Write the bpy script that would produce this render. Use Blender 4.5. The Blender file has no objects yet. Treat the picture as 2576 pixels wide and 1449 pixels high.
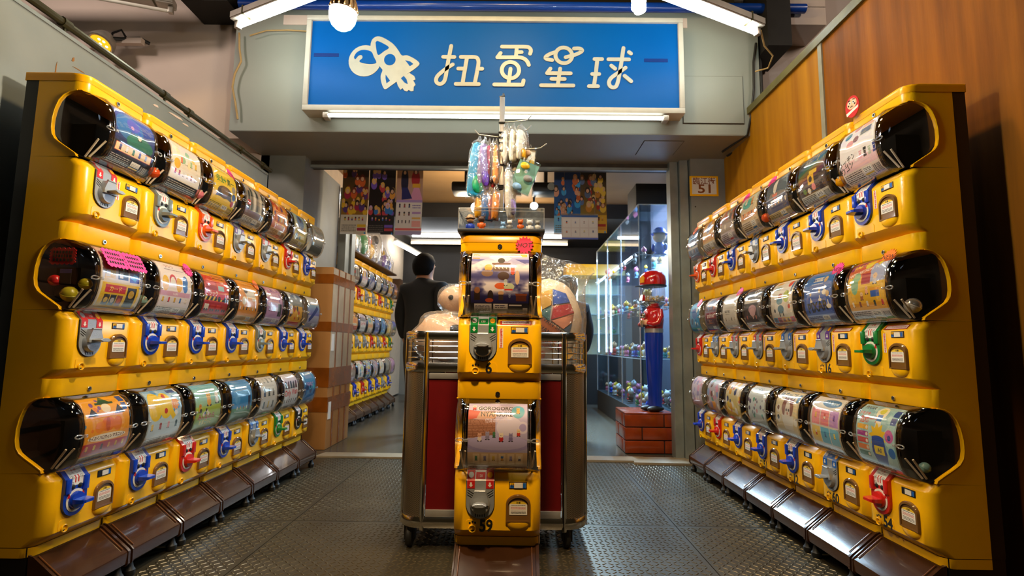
import bpy, bmesh, math, random
import numpy as np
from mathutils import Matrix, Vector
random.seed(7)
PI = math.pi
S = bpy.context.scene
C = S.collection

# ---------------------------------------------------------------- camera, world, exposure, large lights
cam = bpy.data.objects.new('camera', bpy.data.cameras.new('camera'))
C.objects.link(cam)
cam.data.sensor_width = 36
cam.data.lens = 1303.0 / 2576 * 36
cam.data.clip_start = 0.05
cam.data.dof.use_dof = True
cam.data.dof.focus_distance = 1.95
cam.data.dof.aperture_fstop = 4.5
cam.matrix_world = (Matrix.Translation((0, 0, .87)) @ Matrix.Rotation(.00667, 4, 'Z')
                    @ Matrix.Rotation(PI / 2 + .11097, 4, 'X') @ Matrix.Rotation(.01227, 4, 'Z'))
S.camera = cam

w = bpy.data.worlds.new('world')
S.world = w
w.use_nodes = True
w.node_tree.nodes['Background'].inputs[0].default_value = (.28, .18, .07, 1)
w.node_tree.nodes['Background'].inputs[1].default_value = .055
S.view_settings.view_transform = 'Standard'
S.view_settings.look = 'None'
S.view_settings.exposure = 0
S.view_settings.gamma = 1
S.view_settings.use_curve_mapping = False
S.cycles.max_bounces = 10
S.cycles.transparent_max_bounces = 24
S.cycles.glossy_bounces = 4
S.cycles.diffuse_bounces = 3
S.cycles.sample_clamp_indirect = 4
S.cycles.caustics_reflective = False
S.cycles.caustics_refractive = False
S.cycles.use_denoising = True


def area(name, loc, target, size, size_y, power, col):
    l = bpy.data.lights.new(name, 'AREA')
    l.shape = 'RECTANGLE'
    l.size = size
    l.size_y = size_y
    l.energy = power
    l.color = col
    o = bpy.data.objects.new(name, l)
    o.location = loc
    o.rotation_euler = (Vector(target) - Vector(loc)).to_track_quat('-Z', 'Y').to_euler()
    C.objects.link(o)
    return o


K_TUBE, K_SIGN, K_BULB, K_CFL, K_IN = 56, 6, 720, 680, 22
area('aisle_fill', (-.05, 2.15, 3.6), (-.05, 2.3, 0), .3, .3, 44, (1, .73, .36))  # added warm fill over the aisle, no fitting built for it
area('front_fill', (-.05, .92, 2.0), (-.05, 1.85, .55), .12, .12, 8, (1, .70, .38)).data.spread = 1.7  # unseen fill added to brighten the fronts of the centre machines
area('arcade_lamp', (-3.6, 1.9, 3.7), (-3.2, 3.8, 2.9), .4, .4, 31, (1, .84, .74))
area('plywood_fill', (-.9, 2.2, 3.5), (1.7, 2.6, 1.9), .3, .3, 14, (1, .72, .30))  # unseen fill added to brighten the plywood wall
area('right_beam_fill', (2.9, 2.2, 3.6), (2.2, 4.0, 3.1), .3, .3, 9, (1, .84, .70))  # unseen fill added for the pale beam beyond the plywood
for k, (x, y, e) in enumerate(((-.55, 5.6, 42), (.1, 7.0, 42))):  # added fill lights for the shop interior and its ceiling, without fittings
    l = bpy.data.lights.new('shop_fill', 'POINT')
    l.energy, l.color, l.shadow_soft_size = e, (1, .82, .58), .12
    o = bpy.data.objects.new('shop_fill', l)
    o.location = (x, y, 2.30)
    C.objects.link(o)
area('shop_cool_fill', (.45, 6.2, 2.6), (.5, 4.6, 0), .3, 1.4, 95, (.55, .80, 1)).data.spread = 1.5  # added cool fill that tints the shop floor and the tread plates
area('street_lamp', (-.6, -3.6, 4.2), (0, 2, .9), 1.2, .3, 3, (.62, .78, 1))


# ---------------------------------------------------------------- colour and material helpers
def lin(h):
    if isinstance(h, str):
        h = h.lstrip('#')
        h = [int(h[i:i + 2], 16) / 255 for i in (0, 2, 4)]
    return tuple(((x / 12.92) if x <= .04045 else ((x + .055) / 1.055) ** 2.4) for x in h[:3]) + (1,)


def newmat(name):
    m = bpy.data.materials.new(name)
    m.use_nodes = True
    return m, m.node_tree.nodes, m.node_tree.links, m.node_tree.nodes['Principled BSDF']


def pm(name, col, rough=.5, metal=0, var=.06, scale=14, bump=0, bscale=60, coat=0, col2=None, stretch=None, spec=.5):
    """principled plastic / paint / metal with a little procedural mottling and grain"""
    m, N, L, b = newmat(name)
    c = lin(col)
    b.inputs['Roughness'].default_value = rough
    b.inputs['Metallic'].default_value = metal
    b.inputs['Specular IOR Level'].default_value = spec
    b.inputs['Coat Weight'].default_value = coat
    tc = N.new('ShaderNodeTexCoord')
    src = tc.outputs['Object']
    if stretch:
        mp = N.new('ShaderNodeMapping')
        mp.inputs['Scale'].default_value = stretch
        L.new(src, mp.inputs['Vector'])
        src = mp.outputs[0]
    n = N.new('ShaderNodeTexNoise')
    n.inputs['Scale'].default_value = scale
    n.inputs['Detail'].default_value = 5
    L.new(src, n.inputs['Vector'])
    r = N.new('ShaderNodeValToRGB')
    r.color_ramp.elements[0].position = .3
    r.color_ramp.elements[1].position = .7
    if col2:
        r.color_ramp.elements[0].color = c
        r.color_ramp.elements[1].color = lin(col2)
    else:
        r.color_ramp.elements[0].color = tuple(x * (1 - var) for x in c[:3]) + (1,)
        r.color_ramp.elements[1].color = tuple(min(1, x * (1 + var)) for x in c[:3]) + (1,)
    L.new(n.outputs['Fac'], r.inputs[0])
    L.new(r.outputs[0], b.inputs['Base Color'])
    if bump:
        n2 = N.new('ShaderNodeTexNoise')
        n2.inputs['Scale'].default_value = bscale
        n2.inputs['Detail'].default_value = 4
        L.new(src, n2.inputs['Vector'])
        bp = N.new('ShaderNodeBump')
        bp.inputs['Strength'].default_value = bump
        bp.inputs['Distance'].default_value = .01
        L.new(n2.outputs['Fac'], bp.inputs['Height'])
        L.new(bp.outputs[0], b.inputs['Normal'])
    return m


def emit(name, col, k):
    m, N, L, b = newmat(name)
    e = N.new('ShaderNodeEmission')
    e.inputs[0].default_value = tuple(col) + (1,)
    e.inputs[1].default_value = k
    L.new(e.outputs[0], N['Material Output'].inputs[0])
    return m


def clear(name, tint=(.93, .9, .84), gloss=.10, edge=.55, rough=.04, bump=0, bscale=40, blend=.35, milk=0, gcol=(1, 1, 1)):
    """thin clear plastic or glass: transparent sheet with a fresnel gloss over it"""
    m, N, L, b = newmat(name)
    t = N.new('ShaderNodeBsdfTransparent')
    t.inputs[0].default_value = tuple(tint) + (1,)
    g = N.new('ShaderNodeBsdfGlossy')
    g.inputs['Roughness'].default_value = rough
    g.inputs['Color'].default_value = tuple(gcol) + (1,)
    lw = N.new('ShaderNodeLayerWeight')
    lw.inputs[0].default_value = blend
    mr = N.new('ShaderNodeMapRange')
    mr.inputs['To Min'].default_value = gloss
    mr.inputs['To Max'].default_value = edge
    L.new(lw.outputs['Facing'], mr.inputs[0])
    mx = N.new('ShaderNodeMixShader')
    L.new(mr.outputs[0], mx.inputs[0])
    L.new(t.outputs[0], mx.inputs[1])
    L.new(g.outputs[0], mx.inputs[2])
    out = mx.outputs[0]
    if milk:
        d = N.new('ShaderNodeBsdfDiffuse')
        d.inputs[0].default_value = (.85, .85, .82, 1)
        m2 = N.new('ShaderNodeMixShader')
        m2.inputs[0].default_value = milk
        L.new(out, m2.inputs[1])
        L.new(d.outputs[0], m2.inputs[2])
        out = m2.outputs[0]
    if bump:
        tc = N.new('ShaderNodeTexCoord')
        n2 = N.new('ShaderNodeTexNoise')
        n2.inputs['Scale'].default_value = bscale
        n2.inputs['Detail'].default_value = 3
        n2.inputs['Distortion'].default_value = 1.2
        L.new(tc.outputs['Object'], n2.inputs['Vector'])
        bp = N.new('ShaderNodeBump')
        bp.inputs['Strength'].default_value = bump
        bp.inputs['Distance'].default_value = .02
        L.new(n2.outputs['Fac'], bp.inputs['Height'])
        L.new(bp.outputs[0], g.inputs['Normal'])
        L.new(bp.outputs[0], lw.inputs['Normal'])
    L.new(out, N['Material Output'].inputs[0])
    return m


M = {}
M['yellow'] = pm('yellow_plastic', '#fcbc0a', .27, var=.02, spec=.45)
M['cap'] = pm('cap_plastic', '#f0a70a', .27, var=.03)
M['black'] = pm('black_plastic', '#0c0a07', .5)
M['chamber'] = pm('dark_brown_plastic', '#0f0804', .6, spec=.12)
M['dome'] = clear('clear_dome', (.96, .92, .86), .035, .50, .05)
M['clearbit'] = clear('clear_fitting', (.95, .93, .9), .25, .8, .08, milk=.12)
M['stick'] = pm('white_stick', '#e9dcc6', .5)
M['steel'] = pm('cast_steel', '#a9adb0', .38, .45, bump=.1, bscale=300)
M['chrome'] = pm('chrome', '#d6d4d0', .14, 1, var=.03)
M['white'] = pm('white_plastic', '#e8e2d4', .4)
M['paper'] = pm('white_paper', '#ece8e0', .6)
M['door'] = pm('smoked_brown', '#7a5528', .10, var=.15, coat=.4)
M['darkhole'] = pm('dark_hole', '#0a0806', .6)
M['red'] = pm('red_print', '#c8201c', .4)
M['blueprint'] = pm('blue_print', '#1c62b8', .4)
M['ink'] = pm('black_ink', '#14110e', .5)
M['brown'] = pm('brown_tray_plastic', '#3d2413', .17, var=.15, coat=.3)
M['brownrib'] = pm('brown_rib', '#6b3f1b', .2)
M['rubber'] = pm('black_rubber', '#141311', .55)
M['pink'] = pm('pink_paper', '#ff3f93', .6)
M['hot'] = pm('hot_pink_red_paper', '#f0214c', .6)
M['orange'] = pm('orange_paper', '#ff7a1c', .6)
KN = {'blue': '#0a3bb5', 'red': '#c91d14', 'orange': '#e2571a', 'green': '#0c7a34', 'grey': '#74807f', 'black': '#17171a'}
for k, v in KN.items():
    M['p_' + k] = pm(k + '_dial_plastic', v, .22, coat=.3)


# ---------------------------------------------------------------- text outlines
_tc = {}


def text_tris(s, bold=0):
    """triangulated outline of a string at size 1: (n,2) points and (m,3) indices"""
    k = (s, bold)
    if k not in _tc:
        cu = bpy.data.curves.new('t', 'FONT')
        cu.body = s
        cu.resolution_u = 3
        cu.offset = bold
        o = bpy.data.objects.new('t', cu)
        me = o.to_mesh()
        me.calc_loop_triangles()
        P = np.array([v.co[:2] for v in me.vertices])
        T = np.array([t.vertices[:] for t in me.loop_triangles])
        o.to_mesh_clear()
        bpy.data.objects.remove(o)
        bpy.data.curves.remove(cu)
        _tc[k] = (P, T)
    return _tc[k]


# ---------------------------------------------------------------- mesh builder
class MB:
    def __init__(s):
        s.V = []; s.F = []; s.I = []; s.mats = []; s.uv = {}

    def mi(s, m):
        if m not in s.mats:
            s.mats.append(m)
        return s.mats.index(m)

    def add(s, V, F, m, uv=None):
        o = len(s.V)
        s.V += [tuple(v) for v in V]
        k = s.mi(m)
        for f in F:
            s.F.append(tuple(i + o for i in f))
            s.I.append(k)
        if uv:
            for i, t in enumerate(uv):
                s.uv[o + i] = t
        return s

    def box(s, x0, x1, y0, y1, z0, z1, m):
        V = [(x, y, z) for z in (z0, z1) for y in (y0, y1) for x in (x0, x1)]
        return s.add(V, [(0, 2, 3, 1), (4, 5, 7, 6), (0, 1, 5, 4), (2, 6, 7, 3), (0, 4, 6, 2), (1, 3, 7, 5)], m)

    def rbox(s, x0, x1, y0, y1, z0, z1, m, b=.004):
        """box with its twelve edges chamfered"""
        bm = bmesh.new()
        bmesh.ops.create_cube(bm, size=1)
        for v in bm.verts:
            v.co = Vector(((x0 + x1) / 2 + v.co.x * (x1 - x0), (y0 + y1) / 2 + v.co.y * (y1 - y0), (z0 + z1) / 2 + v.co.z * (z1 - z0)))
        bmesh.ops.bevel(bm, geom=bm.edges[:], offset=b, segments=2, affect='EDGES', profile=.5)
        bm.verts.index_update()
        s.add([v.co[:] for v in bm.verts], [[v.index for v in f.verts] for f in bm.faces], m)
        bm.free()
        return s

    def loft(s, rings, m, closed=False, cap0=False, cap1=False, uv=False):
        n = len(rings[0])
        V = [p for r in rings for p in r]
        F = []
        for i in range(len(rings) - 1):
            for j in range(n if closed else n - 1):
                k = (j + 1) % n
                F.append((i * n + j, i * n + k, (i + 1) * n + k, (i + 1) * n + j))
        if cap0:
            F.append(tuple(range(n))[::-1])
        if cap1:
            F.append(tuple((len(rings) - 1) * n + j for j in range(n)))
        U = None
        if uv:
            U = [(j / (n - 1), i / (len(rings) - 1)) for i in range(len(rings)) for j in range(n)]
        return s.add(V, F, m, U)

    def tube(s, pts, r, m, n=8, cap=True):
        pts = [Vector(p) for p in pts]
        rs = r if isinstance(r, (list, tuple)) else [r] * len(pts)
        rings = []
        up = None
        for i, p in enumerate(pts):
            d = (pts[min(i + 1, len(pts) - 1)] - pts[max(i - 1, 0)]).normalized()
            if up is None:
                up = Vector((0, 0, 1)) if abs(d.z) < .9 else Vector((1, 0, 0))
            a = d.cross(up).normalized()
            b = a.cross(d).normalized()
            up = b
            rings.append([p + (a * math.cos(t) + b * math.sin(t)) * rs[i] for t in [2 * PI * k / n for k in range(n)]])
        return s.loft(rings, m, True, cap, cap)

    def lathe(s, prof, m, o=(0, 0, 0), n=16, axis='z', cap0=False, cap1=False):
        o = Vector(o)
        rings = []
        for r, h in prof:
            ring = []
            for k in range(n):
                t = 2 * PI * k / n
                a, b = r * math.cos(t), r * math.sin(t)
                ring.append(o + Vector({'z': (a, b, h), 'y': (a, h, -b), 'x': (h, a, b)}[axis]))
            rings.append(ring)
        return s.loft(rings, m, True, cap0, cap1)

    def ell(s, c, r, m, n=12, k=8, rot=None):
        rings = []
        for i in range(k + 1):
            a = -PI / 2 + PI * i / k
            ring = []
            for j in range(n):
                t = 2 * PI * j / n
                v = Vector((r[0] * max(math.cos(a), .01) * math.cos(t), r[1] * max(math.cos(a), .01) * math.sin(t), r[2] * math.sin(a)))
                if rot:
                    v = rot @ v
                ring.append(Vector(c) + v)
            rings.append(ring)
        return s.loft(rings, m, True, True, True)

    def prism(s, poly, m, f0, f1):
        """extrude a 2D polygon: f0, f1 map (u,v) to the back and front points"""
        n = len(poly)
        V = [f0(*p) for p in poly] + [f1(*p) for p in poly]
        F = [tuple(range(n, 2 * n)), tuple(range(n))[::-1]] + [(j, (j + 1) % n, n + (j + 1) % n, n + j) for j in range(n)]
        return s.add(V, F, m)

    def text(s, t, size, fn, m, align='c', bold=0):
        P, T = text_tris(t, bold)
        x = P[:, 0]
        dx = {'c': (x.min() + x.max()) / 2, 'l': x.min(), 'r': x.max()}[align]
        return s.add([fn((p[0] - dx) * size, p[1] * size) for p in P], [tuple(int(i) for i in t3) for t3 in T], m)

    def mesh(s, name, smooth=35):
        me = bpy.data.meshes.new(name)
        me.from_pydata(s.V, [], s.F)
        for m in s.mats:
            me.materials.append(m)
        me.polygons.foreach_set('material_index', s.I)
        if s.uv:
            u = me.uv_layers.new(name='uv')
            for l in me.loops:
                u.data[l.index].uv = s.uv.get(l.vertex_index, (0, 0))
        bm = bmesh.new()
        bm.from_mesh(me)
        if not s.uv:
            bmesh.ops.recalc_face_normals(bm, faces=bm.faces[:])
        bm.to_mesh(me)
        bm.free()
        if smooth:
            me.shade_smooth()
            me.set_sharp_from_angle(angle=math.radians(smooth))
        me.update()
        return me

    def build(s, name, parent=None, smooth=35, loc=None):
        return ob(name, s.mesh(name, smooth), parent, loc)


def ob(name, me, parent=None, loc=None):
    o = bpy.data.objects.new(name, me)
    C.objects.link(o)
    if parent:
        o.parent = parent
    if loc:
        o.location = loc
    return o


def tag(o, label, cat, group=None, kind=None):
    o['label'] = label
    o['category'] = cat
    if group:
        o['group'] = group
    if kind:
        o['kind'] = kind
    return o


def thing(name, label, cat, loc=(0, 0, 0), rz=0, group=None):
    o = bpy.data.objects.new(name, None)
    C.objects.link(o)
    o.empty_display_size = .05
    o.location = loc
    o.rotation_euler = (0, 0, rz)
    return tag(o, label, cat, group)


def struct(name, mb, parent=None, smooth=30):
    o = mb.build(name, parent, smooth)
    if not parent:
        o['kind'] = 'structure'
    return o


def dup(o, parent):
    c = o.copy()
    C.objects.link(c)
    c.parent = parent
    for ch in o.children:
        dup(ch, c)
    return c


# ---------------------------------------------------------------- flat print: little painted canvases
def hx(h):
    h = h.lstrip('#')
    return np.array([int(h[i:i + 2], 16) / 255 for i in (0, 2, 4)])


class Cv:
    def __init__(s, bg='#ffffff', bg2=None, w=220, h=250):
        s.w, s.h = w, h
        s.asp = w / h
        s.X, s.Y = np.meshgrid((np.arange(w) + .5) / w, (np.arange(h) + .5) / h)
        t = s.Y[..., None]
        s.a = hx(bg) * (1 - t) + hx(bg2 or bg) * t

    def put(s, mask, col, al=1):
        s.a[mask] = s.a[mask] * (1 - al) + hx(col) * al
        return s

    def rect(s, x0, y0, x1, y1, col, al=1):
        return s.put((s.X >= x0) & (s.X < x1) & (s.Y >= y0) & (s.Y < y1), col, al)

    def grad(s, x0, y0, x1, y1, c0, c1):
        k = (s.X >= x0) & (s.X < x1) & (s.Y >= y0) & (s.Y < y1)
        t = ((s.Y[k] - y0) / (y1 - y0))[:, None]
        s.a[k] = hx(c0) * (1 - t) + hx(c1) * t
        return s

    def ell(s, x, y, rx, col, ry=None, al=1):
        ry = ry if ry else rx * s.asp
        return s.put(((s.X - x) / rx) ** 2 + ((s.Y - y) / ry) ** 2 < 1, col, al)

    def poly(s, P, col, al=1):
        ins = np.zeros(s.X.shape, bool)
        for i in range(len(P)):
            (x0, y0), (x1, y1) = P[i], P[i - 1]
            if y0 == y1:
                continue
            ins ^= ((y0 > s.Y) != (y1 > s.Y)) & (s.X < (x1 - x0) * (s.Y - y0) / (y1 - y0) + x0)
        return s.put(ins, col, al)

    def star(s, x, y, r, col, n=10, q=.6):
        return s.poly([(x + r * (1 if i % 2 else q) * math.cos(PI * i / n), y + s.asp * r * (1 if i % 2 else q) * math.sin(PI * i / n)) for i in range(2 * n)], col)

    def text(s, t, x, y, size, col, rot=0, wmax=None, bold=.018):
        P, T = text_tris(t, bold)
        P = P.copy()
        P[:, 0] -= (P[:, 0].min() + P[:, 0].max()) / 2
        P[:, 1] -= (P[:, 1].min() + P[:, 1].max()) / 2
        if wmax and np.ptp(P[:, 0]) * size > wmax:
            P[:, 0] *= wmax / (np.ptp(P[:, 0]) * size)
        c, n = math.cos(rot), math.sin(rot)
        Q = np.stack([P[:, 0] * c - P[:, 1] * n, P[:, 0] * n + P[:, 1] * c], 1) * size
        px = (x + Q[:, 0]) * s.w - .5
        py = (y - Q[:, 1] * s.asp) * s.h - .5
        col = hx(col)
        for tr in T:
            xs, ys = px[tr], py[tr]
            x0, x1 = max(0, int(xs.min())), min(s.w - 1, int(xs.max()) + 1)
            y0, y1 = max(0, int(ys.min())), min(s.h - 1, int(ys.max()) + 1)
            if x1 < x0 or y1 < y0:
                continue
            gx, gy = np.meshgrid(np.arange(x0, x1 + 1), np.arange(y0, y1 + 1))
            e = [(xs[(k + 1) % 3] - xs[k]) * (gy - ys[k]) - (ys[(k + 1) % 3] - ys[k]) * (gx - xs[k]) for k in range(3)]
            m = ((e[0] >= -.3) & (e[1] >= -.3) & (e[2] >= -.3)) | ((e[0] <= .3) & (e[1] <= .3) & (e[2] <= .3))
            s.a[y0:y1 + 1, x0:x1 + 1][m] = col
        return s

    def lines(s, x0, y0, x1, y1, n, col, seed=1):
        r = random.Random(seed)
        for i in range(n):
            y = y0 + (y1 - y0) * (i + .2) / n
            x = x0
            while x < x1:
                q = r.uniform(.02, .09)
                s.rect(x, y, min(x + q, x1), y + (y1 - y0) / n * .45, col)
                x += q + .012
        return s

    def info(s, y0, bg='#e9e6df', ink='#55524c', seed=1, y1=1):
        """the small print block at the foot of a paper"""
        r = random.Random(seed)
        s.rect(0, y0, 1, y1, bg)
        d = y1 - y0
        s.lines(.04, y0 + .1 * d, .5, y1 - .1 * d, 6, ink, seed)
        s.rect(.54, y0 + .12 * d, .76, y0 + .5 * d, '#fbfaf5')
        s.lines(.56, y0 + .16 * d, .74, y0 + .48 * d, 3, ink, seed + 1)
        s.rect(.54, y0 + .58 * d, .76, y0 + .7 * d, r.choice(['#e0b92a', '#c8402c', '#3e78b8']))
        s.lines(.54, y0 + .74 * d, .76, y1 - .08 * d, 2, ink, seed + 2)
        x = .8
        while x < .96:
            q = r.uniform(.006, .018)
            s.rect(x, y0 + .2 * d, x + q, y1 - .15 * d, ink)
            x += q * 2
        return s

    def cloud(s, x0, y0, x1, y1, col, seed, al=.9, lo=.45, hi=.75):
        r = np.random.RandomState(seed)
        f = np.zeros(s.X.shape)
        for o, wt in ((3, .45), (6, .3), (12, .16), (24, .09)):
            g = r.rand(o * 2 + 2, o + 2)
            gx, gy = s.X * o, s.Y * 2 * o
            i, j = gx.astype(int), gy.astype(int)
            u, v = gx - i, gy - j
            u, v = u * u * (3 - 2 * u), v * v * (3 - 2 * v)
            f += wt * ((g[j, i] * (1 - u) + g[j, i + 1] * u) * (1 - v) + (g[j + 1, i] * (1 - u) + g[j + 1, i + 1] * u) * v)
        e = np.clip((s.Y - y0) / (.3 * (y1 - y0)), 0, 1) * np.clip((y1 - s.Y) / (.3 * (y1 - y0)), 0, 1) * ((s.X >= x0) & (s.X <= x1))
        a = (np.clip((f - lo) / (hi - lo), 0, 1) * e * al)[..., None]
        s.a = s.a * (1 - a) + hx(col) * a
        return s

    def doll(s, x, y, k, body, head=None, dark='#2a2522', ears=0):
        """a small plain toy: feet, body, head"""
        a = s.asp
        head = head or body
        s.ell(x - .3 * k, y + .95 * k * a, .25 * k, dark, .14 * k * a).ell(x + .3 * k, y + .95 * k * a, .25 * k, dark, .14 * k * a)
        s.ell(x, y + .45 * k * a, .48 * k, body, .55 * k * a)
        if ears == 1:
            s.poly([(x - .45 * k, y - .2 * k * a), (x - .4 * k, y - .9 * k * a), (x - .05 * k, y - .5 * k * a)], head)
            s.poly([(x + .45 * k, y - .2 * k * a), (x + .4 * k, y - .9 * k * a), (x + .05 * k, y - .5 * k * a)], head)
        if ears == 2:
            s.ell(x - .38 * k, y - .62 * k * a, .2 * k, head).ell(x + .38 * k, y - .62 * k * a, .2 * k, head)
        s.ell(x, y - .25 * k * a, .5 * k, head, .45 * k * a)
        s.ell(x - .17 * k, y - .25 * k * a, .06 * k, dark).ell(x + .17 * k, y - .25 * k * a, .06 * k, dark)
        return s

    def row(s, y, n, k, cols, heads=None, x0=.1, x1=.9, ears=0):
        for i in range(n):
            s.doll(x0 + (x1 - x0) * (i + .5) / n, y, k, cols[i % len(cols)], (heads or cols)[i % len(heads or cols)], ears=ears)
        return s

    def dots(s, n, cols, r0, r1, seed, x0=0, y0=0, x1=1, y1=1, al=1):
        q = random.Random(seed)
        for i in range(n):
            s.ell(q.uniform(x0, x1), q.uniform(y0, y1), q.uniform(r0, r1), q.choice(cols), al=al)
        return s

    def mat(s, name, rough=.45):
        im = bpy.data.images.new(name, s.w, s.h)
        px = np.ones((s.h, s.w, 4), np.float32)
        px[..., :3] = np.clip(s.a[::-1], 0, 1)
        im.pixels.foreach_set(px.ravel())
        im.update()
        im.pack()
        m, N, L, b = newmat(name)
        t = N.new('ShaderNodeTexImage')
        t.image = im
        t.extension = 'EXTEND'
        b.inputs['Roughness'].default_value = rough
        L.new(t.outputs[0], b.inputs['Base Color'])
        return m


# ---------------------------------------------------------------- the capsule machine: shared meshes (front towards -y)
HW = .1488
DC = [(.036, .445), (.05, .445), (.075, .440), (.096, .428), (.111, .408), (.121, .380), (.127, .345), (.127, .31), (.122, .286),
      (.110, .268), (.088, .252), (.06, .234), (.035, .217), (.03, .207)]          # opening in the side panel (depth, height)


def interp(z, tab):
    tab = sorted(tab)
    for (a, b), (c, d) in zip(tab, tab[1:]):
        if a <= z <= c:
            return b + (d - b) * (z - a) / (c - a)
    return tab[0][1] if z < tab[0][0] else tab[-1][1]


DZ = [(z, d) for d, z in DC[1:]]
FZ = [(.205, .014), (.212, -.016), (.225, -.034), (.25, -.047), (.285, -.056), (.32, -.058), (.355, -.056), (.385, -.049), (.41, -.036), (.428, -.018), (.437, .004), (.445, .026)]


def ushape(z, d, R, back=.19, n=5, hw=HW):
    P = [(-hw, back, z), (-hw, d + R + .006, z), (-hw, d + R, z)]
    P += [(-hw + R - R * math.cos(t), d + R - R * math.sin(t), z) for t in [PI / 2 * k / n for k in range(1, n + 1)]]
    P += [(-p[0], p[1], z) for p in P[::-1]]
    return P


def make_shell():
    b = MB()
    m = M['yellow']
    lo = [(-.020, .042, .03), (-.0195, .040, .03), (.009, .004, .034), (.013, 0, .035), (.09, 0, .035), (.174, 0, .035), (.180, .003, .035), (.205, .030, .03)]
    b.loft([ushape(z, d, R) for z, d, R in lo], m)
    hi = [(.445, .028, .034), (.449, .026, .034), (.505, .026, .034), (.506, .030, .034)]
    b.loft([ushape(z, d, R) for z, d, R in hi], m)
    # closing ledges under the header and on the box, and underneath
    for z, d, R in ((.205, .030, .03), (.445, .028, .034), (-.020, .042, .03), (.506, .030, .034)):
        u = ushape(z, d, R)
        b.add(u, [tuple(range(len(u)))], m)
    for sx in (-1, 1):
        dense = []
        for (a, c), (e, f) in zip(DC, DC[1:]):
            dense += [(a, c), ((a + e) / 2, (c + f) / 2)]
        dense.append(DC[-1])
        o = [(sx * HW, d, z) for d, z in dense]
        bk = [(sx * HW, .19, .445 - .24 * i / (len(dense) - 1)) for i in range(len(dense))]
        b.loft([o, bk], m)
        b.loft([o, [(sx * (HW + .0008), d + .0016, z) for d, z in dense], [(sx * (HW - .013), d + .0025, z) for d, z in dense]], m)
        # raised bead round the opening
        b.tube([(sx * (HW + .0002), d + .003, z) for d, z in DC[1:]], .0022, m, 5)
    # capsule cup under the outlet door
    R = []
    for k in range(6):
        t = PI / 2 * k / 5
        R.append([(.072 + .041 * math.cos(a) * math.cos(t), -.014 * math.sin(t) * (1 if k else 0) + .001, .041 + .028 * math.sin(a) * math.cos(t)) for a in [PI + PI * j / 12 for j in range(13)]])
    b.loft(R, m)
    b.add([(.072 + .041 * math.cos(a), -.014 * abs(math.sin(a)) + .001, .041) for a in [PI * j / 8 for j in range(9)]] + [(.031, .001, .041), (.113, .001, .041)], [tuple(range(9))], m)
    # raised plate round the keyhole
    q = [(-.104, .014), (-.009, .014), (-.009, .040), (-.013, .045), (-.018, .047), (-.095, .047), (-.100, .045), (-.104, .040)]
    b.prism(q, m, lambda x, z: (x, .002, z), lambda x, z: (x, -.0015, z))
    return b.mesh('shell', 40)


def make_back():
    b = MB()
    b.box(-HW + .001, HW - .001, .19, .235, -.02, .506, M['black'])
    return b.mesh('back_housing')


def make_chamber():
    b = MB()
    m = M['chamber']
    b.box(-.140, .140, .135, .145, .206, .444, m)
    b.box(-.06, .06, .05, .135, .206, .36, m)
    b.loft([[(-.14, .02, .207), (.14, .02, .207)], [(-.14, .135, .262), (.14, .135, .262)]], m)
    return b.mesh('chamber')


def make_dome():
    b = MB()
    rings = []
    zs = [.206, .212, .225, .25, .285, .32, .355, .385, .41, .428, .437, .444]
    for z in zs:
        f, d = interp(z, FZ), interp(z, DZ) - .004
        r = max(.008, min(.05, (d - f) * .8))
        hw = .1465
        P = [(-hw, d, z), (-hw, f + r, z)]
        P += [(-hw + r - r * math.cos(t), f + r - r * math.sin(t), z) for t in [PI / 2 * k / 6 for k in range(1, 7)]]
        P += [(-.05, f, z)]
        P += [(-p[0], p[1], z) for p in P[::-1]]
        rings.append(P)
    b.loft(rings, M['dome'])
    for x in (-.112, -.106, .106, .112):
        b.tube([(x, interp(z, FZ) - (.001 if abs(x) < .11 else -.002), z) for z in zs], .0028, M['dome'], 5)
    b.tube([(-.11, interp(.212, FZ), .209), (.11, interp(.212, FZ), .209)], .003, M['dome'], 5)
    return b.mesh('dome', 50)


def make_latch(sx):
    b = MB()
    b.rbox(sx * .104 - .006, sx * .104 + .006, -.066, -.054, .313, .323, M['clearbit'], .002)
    c = [(sx * (.112 + .014 - .014 * math.cos(t) * 1.0), -.060 + .004 * math.sin(t / 2), .318 + .0060 * math.sin(t)) for t in [2 * PI * k / 12 for k in range(13)]]
    b.tube(c, .0022, M['clearbit'], 5)
    return b.mesh('latch')


def make_sticks():
    out = []
    for x0, x1, y in ((-.131, -.121, -.004), (-.112, -.118, -.016), (.131, .119, -.004), (.112, .117, -.016)):
        b = MB()
        b.tube([(x0 * .97, y - .016, .278), (x1, y + .030, .216)], .0034, M['stick'], 6)
        out.append(b.mesh('prop_stick'))
    return out


def make_lock():
    b = MB()
    b.lathe([(.0085, .028), (.0085, .022), (.0075, .021), (.005, .021), (.0045, .0235)], M['chrome'], (-.004, 0, .463), 14, 'y', False, True)
    b.box(-.0055, -.0025, .0205, .022, .460, .466, M['darkhole'])
    return b.mesh('lock')


def make_keyhole():
    b = MB()
    b.lathe([(.0135, .006), (.0135, -.005), (.0115, -.0065), (.009, -.005), (.0085, .004)], M['yellow'], (-.082, 0, .018), 16, 'y')
    b.lathe([(.0088, -.001), (.0001, -.001)], M['darkhole'], (-.082, 0, .018), 14, 'y')
    return b.mesh('keyhole')


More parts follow.
